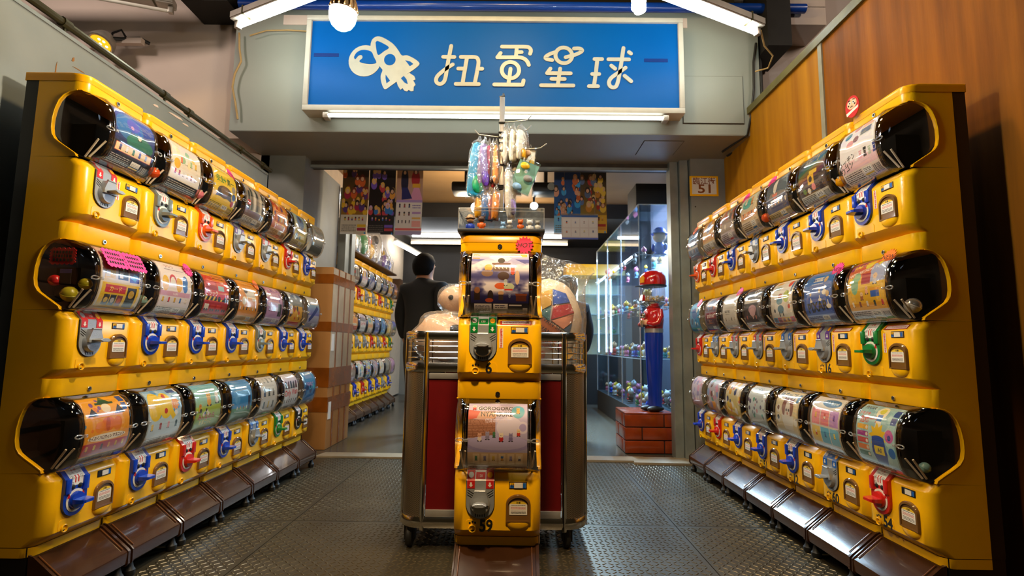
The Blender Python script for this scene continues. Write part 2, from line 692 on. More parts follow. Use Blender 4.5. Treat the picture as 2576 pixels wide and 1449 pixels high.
def make_window(v):
    b = MB()
    b.rbox(.040, .101, -.002, .004, .149, .172, M['darkhole'], .0015)
    b.box(.0425, .0985, -.0022, 0, .1515, .1695, M['yellow' if v == 0 else 'darkhole'])
    b.box(.058, .086, -.004, -.002, .1525, .1685, M['white'])
    b.box(.087, .0975, -.003, -.002, .1525, .1685, M['blueprint'])
    if v == 0:
        b.box(.0435, .057, -.003, -.002, .1525, .161, M['blueprint'])
        b.text('60', .016, lambda x, z: (.051 + x * .7, -.0032, .156 + z), M['ink'])
    return b.mesh('counter_window')


def arch(w, h, n=10, x=.072, z=.042, q=.36):
    """arched outline: width w, height h, shoulders start at 1-q of the height"""
    P = [(x - w / 2, z), (x + w / 2, z)]
    for k in range(n + 1):
        t = PI * k / n
        P.append((x + w / 2 * math.cos(t), z + h * (1 - q) + h * q * math.sin(t)))
    return P


def make_door():
    b = MB()
    out = arch(.084, .090)
    mid = arch(.080, .086, z=.043)
    inn = arch(.070, .074, z=.048)
    n = len(out)
    b.loft([[(x, .002, z) for x, z in out], [(x, -.007, z) for x, z in out], [(x, -.010, z) for x, z in mid], [(x, -.010, z) for x, z in inn], [(x, -.006, z) for x, z in inn]], M['door'], True, False, True)
    return b.mesh('chute_door', 40)


def make_notice():
    c = Cv('#efe9dc', w=160, h=130)
    c.rect(0, 0, 1, .22, '#e8c02a').text('注意', .5, .12, .13, '#221d12').lines(.1, .26, .9, .36, 1, '#2a251c', 3)
    c.lines(.08, .40, .92, .62, 3, '#c8402c', 4).lines(.08, .68, .92, .95, 3, '#3c372e', 5)
    m = c.mat('notice_print')
    b = MB()
    P = arch(.060, .045, z=.066, q=.3)
    b.add([(x, -.0075, z) for x, z in P], [tuple(range(len(P)))], m, [((x - .042) / .060, (z - .066) / .045) for x, z in P])
    o = b.mesh('notice_label')
    return o


def U_plate(w=.094, zc=.099, ztop=.176, x=-.057, n=14):
    P = [(x + w / 2, ztop)]
    P = [(x - w / 2, ztop), (x - w / 2, zc)]
    P += [(x - w / 2 * math.cos(t), zc - w / 2 * math.sin(t)) for t in [PI * k / n for k in range(1, n)]]
    P += [(x + w / 2, zc), (x + w / 2, ztop)]
    return P


def plate_body(b, m, t):
    P = U_plate()
    b.prism(P, m, lambda x, z: (x, .002, z), lambda x, z: (x, -t, z))
    b.prism([(-.104, 0), (-.010, 0), (-.010, .034), (-.104, .034)], m, lambda x, s: (x, .003 + s * .75, .176 + s * .82), lambda x, s: (x, -t + s * .78, .176 + s * .95))


def make_plastic_plate(col):
    b = MB()
    m = M['p_' + col]
    plate_body(b, m, .009)
    for sx in (-1, 1):           # raised cheeks beside the coin slot
        b.rbox(-.057 + sx * .036 - .011, -.057 + sx * .036 + .011, -.016, -.006, .128, .176, m, .003)
    b.ell((-.071, -.010, .146), (.009, .004, .008), M['darkhole'], 8, 5)
    b.ell((-.043, -.010, .146), (.009, .004, .008), M['darkhole'], 8, 5)
    return b.mesh('coin_plate')


def make_ring():
    b = MB()
    b.lathe([(.037, -.0092), (.037, -.0105), (.029, -.0105)], M['white'], (-.057, 0, .101), 24, 'y')
    for sx in (-1, 1):
        for dz in (.022,):
            x = -.057 + sx * .0285
            b.prism([(x - .006, .101 + dz - .01), (x + .006, .101 + dz - .01), (x, .101 + dz + .008)], M['red'], lambda x, z: (x, -.0104, z), lambda x, z: (x, -.0112, z))
    return b.mesh('arrow_ring')


def make_knob(col):
    b = MB()
    m = M['p_' + col]
    b.lathe([(.028, -.008), (.028, -.018), (.026, -.022), (.0001, -.022)], m, (-.057, 0, .101), 20, 'y')
    b.loft([[(-.057 + sx, y, .101 + sz) for sx, sz in ((-h, -v), (h, -v), (h, v), (-h, v))] for y, h, v in ((-.018, .026, .0075), (-.036, .026, .0065), (-.055, .022, .0055), (-.060, .016, .004))], m, True, True, True)
    return b.mesh('dial_knob')


def make_instr():
    c = Cv('#f2eee6', w=120, h=150)
    c.text('硬幣', .5, .12, .17, '#c8301c').lines(.1, .24, .9, .36, 2, '#5a544a', 3)
    for x in (.18, .82):
        c.ell(x, .55, .13, '#8a857a').ell(x, .55, .10, '#f2eee6').ell(x, .55, .06, '#8a857a')
    c.rect(.36, .42, .44, .85, '#c8301c').rect(.56, .42, .64, .85, '#c8301c').lines(.06, .78, .3, .95, 2, '#5a544a', 5)
    m = c.mat('coin_instructions')
    b = MB()
    V = [(-.082, -.0095, .150), (-.032, -.0095, .150), (-.027, -.0095, .1765), (-.087, -.0095, .1765), (-.027, .014, .2045), (-.087, .014, .2045)]
    b.add(V, [(0, 1, 2, 3), (3, 2, 4, 5)], m, [(.08, 0), (.92, 0), (1, .45), (0, .45), (1, 1), (0, 1)])
    return b.mesh('instruction_sticker')


def make_metal_plate():
    b = MB()
    m = M['steel']
    plate_body(b, m, .006)
    P = U_plate(.098, .099, .176)
    b.prism(P, M['black'], lambda x, z: (x, .002, z), lambda x, z: (x, -.003, z))
    for sx in (-1, 1):
        for k in range(3):
            z = .144 - k * .008
            b.prism([(-.057 + sx * .020, z - .012), (-.057 + sx * .020, z - .0145), (-.057 + sx * .044, z), (-.057 + sx * .044, z + .0025)], M['darkhole'], lambda x, z: (x, -.004, z), lambda x, z: (x, -.0066, z))
    for k in range(5):
        b.box(-.057 + (k - 2) * .0075 - .0016, -.057 + (k - 2) * .0075 + .0016, -.0066, -.004, .058, .071, M['darkhole'])
    return b.mesh('coin_plate')


def make_metal_dial():
    b = MB()
    m = M['steel']
    b.lathe([(.035, -.005), (.033, -.014), (.030, -.020), (.0001, -.021)], m, (-.057, 0, .100), 22, 'y')
    # coin housing over the dial
    b.loft([[(-.057 - a, y, z) for a, z in ((.017, .145), (-.017, .145), (-.030, .113), (-.030, .100), (.030, .100), (.030, .113))] for y in (-.005, -.027)] , m, True, False, True)
    b.tube([(-.075, -.025, .146), (-.039, -.025, .146)], .004, M['steel'], 6)
    # handle bar, a flat diamond sticking out
    b.loft([[(-.057 + sx * h, y, .108 + sz * v) for sx, sz in ((-1, 0), (-.5, -.8), (.5, -.8), (1, 0), (.5, .8), (-.5, .8))] for y, h, v in ((-.02, .018, .006), (-.038, .022, .007), (-.060, .024, .008), (-.062, .022, .006))], M['steel'], True, True, True)
    return b.mesh('dial_handle')


def make_arrow(x, col):
    b = MB()
    m = {'red': M['red'], 'green': M['p_green'], 'purple': PURPLE, 'blue': M['blueprint']}[col]
    b.box(x - .013, x + .013, -.0072, -.004, .150, .176, m)
    b.add([(x - .013, -.0072, .176), (x + .013, -.0072, .176), (x + .013, .016, .2055), (x - .013, .016, .2055)], [(0, 1, 2, 3)], m)
    b.add([(x + 0.009 * math.cos(t), .0045 + .0065 * math.sin(t), .1925 + .009 * math.sin(t)) for t in [2 * PI * k / 14 for k in range(14)]], [tuple(range(14))], M['steel' if x < -.057 else 'cap'])
    P = [(x - .003, .170), (x - .003, .162), (x - .007, .162), (x, .154), (x + .007, .162), (x + .003, .162), (x + .003, .170)]
    b.prism(P[::-1], M['white'], lambda x, z: (x, -.0070, z), lambda x, z: (x, -.0078, z))
    return b.mesh('arrow_sticker', 0)


def make_price(col, t):
    b = MB()
    m = {'red': M['red'], 'green': M['p_green'], 'purple': PURPLE, 'blue': M['blueprint']}[col]
    b.add([(-.073, -.003, .1805), (-.041, -.003, .1805), (-.041, .012, .1995), (-.073, .012, .1995)], [(0, 1, 2, 3)], m)
    b.text(t, .013, lambda x, z: (-.057 + x * .8, .0035 + z * .62 - .005, .1895 + z * .78 - .003), M['white'])
    return b.mesh('price_sticker', 0)


PURPLE = pm('purple_print', '#5a2c86', .4)
VERT = Cv('#f3ede4', w=40, h=160)
for i, ch in enumerate('機動監視中請洽店員'):
    VERT.text(ch, .5, .07 + i * .107, .62, '#c22418')
VERTM = VERT.mat('red_caption_print')
LONG = Cv('#c8281c', w=200, h=44)
LONG.rect(.06, .14, .97, .86, '#f6f1ea').lines(.1, .25, .93, .78, 2, '#c03a2c', 9)
LONGM = LONG.mat('red_bordered_print')


def make_vert():
    b = MB()
    b.add([(.000, -.001, .098), (.013, -.001, .098), (.013, -.001, .166), (.000, -.001, .166)], [(0, 1, 2, 3)], VERTM, [(0, 0), (1, 0), (1, 1), (0, 1)])
    return b.mesh('caption_sticker', 0)


def make_long():
    b = MB()
    b.add([(.002, .0005, .1795), (.112, .0005, .1795), (.112, .015, .194), (.002, .015, .194)], [(0, 1, 2, 3)], LONGM, [(0, 0), (1, 0), (1, 1), (0, 1)])
    return b.mesh('warning_sticker', 0)


def make_poster_mesh():
    b = MB()
    zs = [.213 + (.432 - .213) * k / 14 for k in range(15)]
    acc = [0]
    P = [(interp(z, FZ) + .004, z) for z in zs]
    for a, c in zip(P, P[1:]):
        acc.append(acc[-1] + math.hypot(a[0] - c[0], a[1] - c[1]))
    V, U = [], []
    for (y, z), t in zip(P, acc):
        for x in (-.100, .100):
            V.append((x, y, z))
            U.append(((x + .100) / .200, t / acc[-1]))
    F = [(2 * i, 2 * i + 1, 2 * i + 3, 2 * i + 2) for i in range(14)]
    b.add(V, F, M['paper'], U)
    return b.mesh('poster', 60)


def make_cap():
    b = MB()
    m = M['cap']
    hw = HW + .0015
    lv = [(.478, .0245, .036), (.498, .025, .036), (.505, .029, .04), (.509, .042, .045), (.512, .07, .05), (.513, .11, .05)]
    R = [ushape(z, d, r, .238, 5, hw - max(0, d - .030) * .22) for z, d, r in lv]
    b.loft(R, m)
    b.add(R[-1], [tuple(range(len(R[-1])))], m)
    b.box(-hw, hw, .2355, .238, .478, .507, m)
    return b.mesh('top_cap', 45)


def make_base():
    out = {}
    b = MB()
    b.loft([ushape(z, d, .03) for z, d in ((.186, .046), (.188, .042), (.216, .042))], M['yellow'])
    u = ushape(.186, .046, .03)
    b.add(u, [tuple(range(len(u)))], M['yellow'])
    out['skirt'] = b.mesh('skirt', 40)
    b = MB()
    b.box(-.145, .145, .055, .235, .03, .217, M['black'])
    out['riser'] = b.mesh('riser')
    b = MB()
    prof = [(.05, .190), (.036, .184), (-.055, .112), (-.066, .104), (-.068, .098), (-.066, .062), (-.060, .056), (.05, .056)]
    b.prism([(d, z) for d, z in prof], M['brown'], lambda d, z: (-.140, d, z), lambda d, z: (.132, d, z))
    out['tray'] = b.mesh('tray', 30)
    prof2 = [(.05, .194), (.034, .189), (-.060, .114), (-.070, .104), (-.071, .06), (-.062, .05), (.045, .05)]
    out['side_rail'] = []
    for x0, x1 in ((-.1445, -.139), (.133, .144)):
        b = MB()
        b.prism(prof2, M['brown'], lambda d, z: (x0, d, z), lambda d, z: (x1, d, z))
        out['side_rail'].append(b.mesh('side_rail', 30))
    out['bead'] = []
    for x in (-.126, .120):
        b = MB()
        b.tube([(x, .033, .186), (x, -.057, .114)], .0022, M['brownrib'], 6)
        out['bead'].append(b.mesh('bead', 30))
    b = MB()
    b.lathe([(.016, .0), (.02, .008), (.02, .022), (.014, .03), (.008, .055)], M['rubber'], (0, 0, 0), 12, 'z', True)
    out['foot'] = b.mesh('foot')
    return out


SHELL, BACK, CHAMBER, DOME = make_shell(), make_back(), make_chamber(), make_dome()
LATCH = [make_latch(-1), make_latch(1)]
STICKS = make_sticks()
LOCK, KEYH, DOOR, NOTICE = make_lock(), make_keyhole(), make_door(), make_notice()
WIN = [make_window(0), make_window(1)]
PLATE = {k: make_plastic_plate(k) for k in KN}
PLATE['metal'] = make_metal_plate()
KNOB = {k: make_knob(k) for k in KN}
RING, INSTR, DIAL = make_ring(), make_instr(), make_metal_dial()
ARROW = {c: [make_arrow(-.057 + s * .032, c) for s in (-1, 1)] for c in ('red', 'green', 'purple', 'blue')}
VERTS, LONGS, CAP, POSTER = make_vert(), make_long(), make_cap(), make_poster_mesh()
BASE = make_base()


def star_mesh(m, word=None, n=15, r=.034):
    b = MB()
    P = [(r * (1 if i % 2 else .74) * math.cos(PI * i / n), r * (1 if i % 2 else .74) * math.sin(PI * i / n)) for i in range(2 * n)]
    b.prism(P, m, lambda x, z: (x, .001, z), lambda x, z: (x, -.001, z))
    if word:
        b.text(word, .024, lambda x, z: (x + .1 * z, -.0016, z - .008 + .12 * x), M['ink'])
    return b.mesh('star_tag', 0)


STAR = {'pink': star_mesh(M['pink'], 'NEW'), 'hot': star_mesh(M['hot'], 'HOT'), 'orange': star_mesh(M['orange'], 'NEW')}


def machine(label, loc, rz, poster, dial, arrow='red', price=None, number=None, top=False, star=None, stickers='', win=0, group=None, detail=True):
    t = thing('capsule_machine', label, 'capsule machine', loc, rz, group)
    ob('shell', SHELL, t)
    ob('back_housing', BACK, t)
    ob('chamber', CHAMBER, t)
    d = ob('dome', DOME, t)
    p = ob('poster', POSTER.copy(), t)
    p.data.materials[0] = poster
    if top:
        ob('top_cap', CAP, t)
    pl = ob('coin_plate', PLATE[dial], t)
    if dial == 'metal':
        ob('dial_handle', DIAL, pl)
        if detail:
            for a in ARROW[arrow]:
                ob('arrow_sticker', a, pl)
            if price:
                ob('price_sticker', make_price(arrow, price), pl)
    else:
        ob('dial_knob', KNOB[dial], pl)
        ob('arrow_ring', RING, pl)
        if detail:
            ob('instruction_sticker', INSTR, pl)
    dr = ob('chute_door', DOOR, t)
    ob('notice_label', NOTICE, dr)
    ob('keyhole', KEYH, t)
    if not detail:
        return t
    for l in LATCH:
        ob('latch', l, d)
    for s in STICKS:
        ob('prop_stick', s, t)
    ob('lock', LOCK, t)
    ob('counter_window', WIN[win], t)
    if number:
        b = MB()
        b.text(number, .054, lambda x, z: (-.036 + x * .85, -.0022, .010 + z), M['ink'], 'c', .03)
        b.build('number_decal', t, 0)['kind'] = 'stuff'
        for dx, dz in ((-.091, .036), (-.082, .040), (-.073, .037)):
            b = MB()
            b.ell((dx, -.0015, dz), (.0036, .001, .0042), M['ink'], 8, 4)
            b.build('paw_mark', t, 0)
    if 'v' in stickers:
        ob('caption_sticker', VERTS, t)
    if 'l' in stickers:
        ob('warning_sticker', LONGS, t)
    if star:
        k, sx, sz = star[:3]
        y = interp(sz, FZ) - .004 if sz < .44 else .020
        o = ob('star_tag', STAR[k], t, (sx, y, sz))
        o.rotation_euler = ((-.5 if sz < .44 else 0), .15, 0)
    return t


def base(label, loc, rz, group):
    t = thing('machine_base', label, 'base', loc, rz, group)
    ob('riser', BASE['riser'], t)
    ob('skirt', BASE['skirt'], t)
    ob('tray', BASE['tray'], t)
    for k in (0, 1):
        ob('side_rail', BASE['side_rail'][k], t)
        ob('bead', BASE['bead'][k], t)
    for x, y in ((-.12, -.045), (.12, -.045), (-.12, .2), (.12, .2)):
        ob('foot', BASE['foot'], t, (x, y, 0))
    return t


# ---------------------------------------------------------------- the papers in the machines
def P_underwater():
    c = Cv('#c9b8a0', '#3a2a52')
    c.grad(0, .12, 1, .62, '#3f4fc0', '#27305e').ell(.35, .36, .34, '#3fa0d8', .2, .5).ell(.62, .55, .34, '#2e7a58', .13, .8).ell(.45, .3, .16, '#7a4fd0', .1, .6)
    c.doll(.6, .4, .1, '#d8d2c4', '#3b64c8').doll(.42, .36, .08, '#4a58b8', '#c79ad0').text('ゆめの海', .5, .09, .09, '#6a4a30')
    c.rect(0, .62, 1, 1, '#17131a').rect(.06, .64, .96, .77, '#b83a22').rect(.07, .65, .95, .76, '#e8cf9c').row(.69, 5, .055, ['#452c4c', '#e6e1da', '#3c7a46', '#3a3f8a', '#93a4c8'])
    return c.info(.8, '#17131a', '#c9c4ba', 2)


def P_snack():
    c = Cv('#eee6d8', '#e8dccb')
    c.dots(10, ['#f0c86a', '#9cc49a', '#e8977a', '#f4e2b4'], .05, .1, 3, 0, .0, 1, .5)
    c.row(.4, 5, .07, ['#f4efe8', '#e67a5a', '#f4efe8', '#a9cc9c', '#f2c24a'], ears=1).rect(0, .56, 1, .76, '#f0ece4').row(.63, 6, .055, ['#c03a5a', '#b8406a', '#e8e2d6', '#f0e0b8', '#c87a3c', '#ead7c4'])
    c.ell(.2, .5, .1, '#f0b830').text('おやつ', .52, .07, .1, '#b8782a')
    return c.rect(0, .78, 1, 1, '#1b1815').lines(.05, .8, .95, .97, 5, '#bdb6a8', 5)


def P_safety():
    c = Cv('#f6d82e', '#efc51c')
    c.rect(.0, .0, 1, .09, '#e9e2d2').text('安全', .3, .34, .16, '#1d7a3c').text('+', .5, .34, .22, '#168a3c').text('第一', .74, .34, .16, '#1d4f30')
    c.lines(.1, .32, .16, .38, 2, '#1d7a3c').ell(.5, .58, .3, '#4a3316', .12).ell(.5, .56, .16, '#7a5a2c', .1).poly([(.15, .7), (.3, .5), (.42, .68)], '#3a2812').poly([(.6, .68), (.72, .5), (.86, .72)], '#3a2812')
    c.ell(.88, .45, .08, '#8a8a86').ell(.9, .6, .08, '#2c62b0').ell(.88, .74, .07, '#b8301c')
    return c.info(.8, '#e8c838', '#5a4a1c', 4)


def P_street():
    c = Cv('#b9b3a4', '#6c6257')
    for x, h, k in ((.15, .5, '#23282e'), (.3, .6, '#2e3a36'), (.46, .55, '#d8d4cc'), (.6, .62, '#2c3038'), (.78, .5, '#c8c2b4'), (.9, .58, '#202428')):
        c.rect(x - .05, .62 - h + .1, x + .05, .66, k).ell(x, .62 - h + .08, .05, '#caa58a')
    c.rect(.08, .45, .24, .56, '#c8241c').rect(0, .66, 1, .8, '#7a5638')
    return c.info(.8, '#d9cfba', '#5a4c3a', 6)


def P_orangefest():
    c = Cv('#e98a2c', '#d8752a')
    return c.dots(30, ['#f2c46a', '#c83c2a', '#5a3a7a', '#f4ead8', '#e0a838'], .03, .09, 8, y1=.7).row(.5, 4, .09, ['#c8302c', '#4a3c80', '#f0e0c8', '#3c6a8c']).info(.78, '#e8b878', '#6a4420', 7)


def P_seaside():
    c = Cv('#9cc4d4', '#e6c046')
    return c.ell(.5, .3, .25, '#5a86b8').ell(.5, .22, .1, '#2a3a5a').dots(14, ['#f2ead8', '#e0a030', '#4a7aa8'], .03, .07, 9, y0=.4, y1=.75).info(.8, '#e8d89c', '#5f5436', 8)


def P_silver():
    c = Cv('#a9aaa2', '#6c7064')
    return c.row(.45, 5, .08, ['#3c4238', '#d8d4c8', '#5a6a4c', '#8a7a5a']).grad(0, .7, 1, 1, '#4a4e42', '#807a64')


def P_cards():
    c = Cv('#e6dfd4', '#d9cfbb')
    c.rect(0, .0, 1, .2, '#caa9a0')
    for x, k, e in ((.1, '#e8c030', '#c8502a'), (.40, '#2e3a36', '#7ab0a4'), (.68, '#8a86a8', '#d8a030')):
        c.rect(x, .2, x + .24, .5, k).rect(x + .03, .23, x + .21, .38, e).rect(x + .03, .4, x + .12, .48, '#efece4')
    c.rect(.68, .36, .92, .52, '#3a3c98').poly([(.7, .46), (.8, .38), (.9, .42), (.82, .5)], '#3fa0d8')
    c.rect(.06, .56, .94, .93, '#e8c024').rect(.14, .59, .62, .7, '#c81f1c').text('カード', .38, .645, .1, '#f4d860')
    for i, k in enumerate(('#3a2c1c', '#2a2a30', '#7a241c')):
        c.rect(.16 + i * .15, .73, .29 + i * .15, .89, k).ell(.225 + i * .15, .81, .045, ('#e0b838', '#c8c4bc', '#c85a3a')[i])
    c.rect(.66, .6, .88, .9, '#1f1c18').ell(.77, .7, .07, '#c8a030').text('Lot-o', .96, .5, .1, '#2c4a9c', PI / 2)
    return c


def P_pastel():
    c = Cv('#efe9ee', '#ece4ea')
    c.text('ラララ', .4, .1, .1, '#8a7a90').lines(.2, .16, .8, .19, 1, '#8a7a90', 2)
    c.ell(.17, .42, .1, '#f0c02c', .13).ell(.4, .36, .11, '#c8344a', .1).ell(.4, .42, .09, '#efeae4', .12).ell(.6, .42, .1, '#e8b440', .13).ell(.8, .4, .09, '#2c74c8', .15).poly([(.74, .3), (.86, .3), (.8, .5)], '#2c74c8').ell(.93, .42, .06, '#efe6da', .1)
    c.rect(0, .55, 1, .63, '#d9a4c0').text('HAPPY', .5, .59, .05, '#f6eef2')
    c.row(.68, 5, .055, ['#f0c02c', '#d84a5a', '#e8b440', '#2c74c8', '#efe6da'], x0=.05, x1=.95)
    return c.info(.8, '#e4dcd6', '#5e5650', 9)


def P_trucks():
    c = Cv('#d84a2c', '#c81c1c')
    c.rect(0, 0, 1, .1, '#d8a83c').rect(.4, .02, .95, .2, '#e8902c').lines(.42, .05, .92, .18, 3, '#7a2c10', 3)
    for y in (.52,):
        c.rect(0, y, 1, y + .08, '#1d1a16')
        for i in range(7):
            c.poly([(i * .16, y + .08), (i * .16 + .06, y), (i * .16 + .13, y), (i * .16 + .07, y + .08)], '#f0c21c')
    c.rect(.05, .22, .5, .4, '#a82a3a').rect(.08, .24, .46, .3, '#d8607a').rect(.5, .26, .95, .56, '#d8281c').rect(.55, .3, .8, .4, '#a9d4e0').ell(.6, .56, .06, '#17140f').ell(.85, .56, .06, '#17140f').text('トラック', .3, .46, .13, '#f6f0e4').text('1/64', .75, .22, .08, '#f4ead0')
    c.rect(0, .62, 1, .83, '#b01414')
    for i, k in enumerate(('#efe9dc', '#c8321c', '#d8382a', '#a83820')):
        c.rect(.06 + i * .24, .67, .23 + i * .24, .77, k).ell(.1 + i * .24, .78, .03, '#17140f').ell(.19 + i * .24, .78, .03, '#17140f')
    return c.info(.86, '#c8963c', '#4a2c10', 3)


def P_cow():
    c = Cv('#f0a02c', '#ea9422')
    c.text('ころん', .45, .08, .1, '#f6d896').ell(.55, .34, .25, '#f3efe6', .09).ell(.35, .28, .1, '#2a2622', .06).ell(.75, .42, .1, '#efe9dc', .07).poly([(.35, .4), (.4, .55), (.44, .4)], '#efe9dc').ell(.25, .5, .1, '#f4ead0')
    c.row(.65, 6, .05, ['#efe9dc', '#6a5238', '#2e2a26', '#c8b08a'], x0=.02, x1=.98)
    return c.info(.82, '#e8b868', '#6a4818', 5)


def P_lilac():
    c = Cv('#dca8cc', '#b890c0')
    return c.dots(18, ['#f0d4e6', '#c878b0', '#9a6ab0', '#f6eef4'], .03, .1, 4, y1=.5).row(.58, 4, .07, ['#8a4a6a', '#c83c6a', '#6a4a3a', '#e8d8d0'], x1=.7).rect(.72, .45, .95, .75, '#2f2a2e').info(.8, '#e2cbd8', '#6a5064', 6)


def P_bugs():
    c = Cv('#4a74b8', '#e8a81c')
    return c.grad(0, .42, 1, .84, '#f0b41c', '#e09a14').dots(14, ['#c8321c', '#2a2620', '#8a5a1c', '#f4e2a0'], .04, .07, 6, y0=.45, y1=.8).dots(8, ['#c8d8e8', '#c84a3c', '#28466e'], .05, .1, 7, y1=.38).rect(.1, .84, .9, .92, '#c8241c')


def P_rocketpen():
    c = Cv('#c9ccd0', '#a6a0b4')
    return c.rect(0, 0, 1, .2, '#d8dad8').grad(0, .3, 1, .6, '#8ab4c8', '#7a70b4').poly([(.1, .7), (.8, .3), (.9, .4), (.2, .8)], '#2b3a80').info(.8, '#b8b0bc', '#4a4456', 8)


def P_halloween():
    c = Cv('#f0a81c', '#ee9a1c')
    c.dots(16, ['#f6c62c', '#7a4a9c', '#3c8ac0', '#7aa83c', '#e87a1c'], .025, .04, 5, y1=.62)
    c.ell(.5, .43, .15, '#e87a1c', .1).ell(.5, .43, .05, '#c85a10', .1).ell(.32, .46, .1, '#ee8a1c', .08).ell(.72, .44, .1, '#e8801c', .1)
    c.poly([(.36, .12), (.64, .12), (.5, .0)], '#2c5a30').rect(.3, .11, .7, .14, '#23482a').poly([(.08, .3), (.3, .3), (.19, .18)], '#2a2228').poly([(.66, .3), (.9, .3), (.78, .16)], '#2a2228').ell(.5, .2, .1, '#f4e6cc', .07)
    c.rect(.84, .02, .97, .13, '#1c4f9c').rect(.86, .15, .97, .26, '#1c4f9c').ell(.5, .6, .42, '#f6ead2', .05).text('わくわくハロウィン マスコット', .5, .6, .062, '#5a2c12', 0, .78)
    c.rect(0, .66, 1, .83, '#bb2414').row(.72, 6, .05, ['#e8b81c', '#f0d040', '#4a2c1c', '#e8a020'], x0=.02, x1=.98)
    return c.info(.84, '#8c877c', '#2e2a24', 3)


def P_bubbles():
    c = Cv('#8cc4ee', '#eef2f4')
    c.dots(26, ['#eef4f8', '#5aa0e0', '#b4d8f2'], .04, .07, 6, y1=.5)
    c.ell(.22, .3, .2, '#f2cf2a', .24).ell(.52, .3, .2, '#f4d63a', .22).ell(.52, .15, .05, '#c8281c').ell(.52, .4, .05, '#c8281c').poly([(.66, .3), (.82, .5), (.74, .56), (.6, .42)], '#f2cf2a').star(.82, .3, .13, '#f4a45c', 9, .75).text('くつろぎ', .82, .3, .06, '#fff2e0')
    c.rect(.7, .03, .95, .1, '#1c4f9c').row(.62, 4, .07, ['#f0c838', '#a8281c', '#e8a8b4', '#2b4a50'], x0=.02, x1=.98)
    return c.info(.78, '#e0e0dc', '#56524c', 4)


def P_meadow():
    c = Cv('#7ac8e6', '#d8d84a')
    c.grad(0, .45, 1, 1, '#b8d048', '#6a9a34')
    c.doll(.52, .3, .17, '#f0b22c', '#f2bc3a', ears=1).doll(.84, .3, .14, '#efece8', '#f4f0ee', ears=1).doll(.18, .46, .1, '#e8a82c', '#d8902a').text('みんなの丘', .45, .64, .13, '#c8284a').text('たまごっこ', .45, .74, .1, '#f4d82c')
    return c.dots(8, ['#3c3a34', '#2a5a8c', '#f4ecd8'], .03, .05, 9, y0=.5, y1=.6).info(.84, '#8a9a5a', '#3a4424', 5)


def P_sky():
    c = Cv('#3c94dc', '#2a86c8')
    c.cloud(0, 0, 1, .5, '#7cc0f0', 5, .6).grad(0, .62, 1, 1, '#5a9a5c', '#2c5230').ell(.2, .3, .1, '#6ab0e8', .22, .5).ell(.28, .45, .12, '#7cbcec', .1, .5).text('そらのたび', .62, .32, .07, '#8ec8f0')
    return c.row(.62, 5, .05, ['#efe6d4', '#c8a070', '#8a2c24', '#e0e0dc', '#2a3450'], x0=.2, x1=.98).rect(.8, .4, .92, .7, '#1e2c50').info(.86, '#4a6a54', '#22321f', 6)


def P_greycats():
    c = Cv('#dedad2', '#d8d2c6')
    c.row(.1, 4, .09, ['#aaa69c', '#c8c4ba', '#8c8a84'], x0=0).row(.4, 3, .11, ['#3a5a84', '#2e3c34', '#6a6258'], ['#8aa4c0', '#8a8478', '#a09a8c'], ears=1).row(.68, 3, .1, ['#3e4a4c', '#c8a83c', '#55504a'], ears=1)
    return c.info(.85, '#d0c8ba', '#5a5448', 7)


def P_dogs():
    c = Cv('#eae6e2', '#d8d4d0')
    c.grad(0, 0, 1, .3, '#f0eef0', '#d8c8e0')
    for i in range(5):
        x = .14 + i * .18
        c.poly([(x - .08, .42), (x - .05, .24 + .03 * (i % 2)), (x + .05, .22), (x + .08, .42)], ('#2a2a2e', '#5a2c3a', '#23344a')[i % 3])
    c.text('Only Wan', .5, .54, .24, '#c8241c', .05, .9).row(.72, 6, .06, ['#3a322c', '#6a5a4a', '#201d1c'], x0=.02, x1=.98)
    return c.info(.86, '#8a8478', '#3e382e', 8)


def P_deepblue():
    c = Cv('#4aa0d4', '#2a5e94')
    return c.rect(.2, .12, .8, .24, '#7a9ac8').text('うみねこ', .5, .4, .16, '#e6a0c8').dots(10, ['#1c3a6a', '#e8e2d8', '#3cb0c0'], .05, .1, 7, y0=.45, y1=.75).info(.84, '#7c98a8', '#23323c', 9)


def P_wagon():
    c = Cv('#efe8ec', '#e8b0b8')
    c.grad(0, 0, 1, .62, '#ece6ea', '#f2eef0').rect(.55, .05, .9, .32, '#d8d4cc').rect(.58, .08, .86, .18, '#e6a890').rect(.58, .2, .86, .3, '#6a6a62').ell(.2, .2, .1, '#4a8494', .06).ell(.42, .12, .1, '#c8788c', .06).ell(.3, .36, .1, '#e8a4a0', .06).ell(.46, .32, .08, '#8a5a4c', .05)
    c.text('キッチン', .2, .6, .13, '#2a2624', .25).text('ワゴン', .18, .7, .13, '#2a2624', .25)
    for i, k in enumerate(('#efe6e4', '#e8a4b4', '#1d1c22', '#b8c8b0', '#26388c')):
        x = .42 + i * .125
        c.rect(x, .52 + .02 * (i % 2), x + .08, .56, k).rect(x + .01, .57, x + .07, .62, k).rect(x, .63, x + .08, .66, k)
    return c.info(.78, '#e6d2c8', '#4a4040', 3)


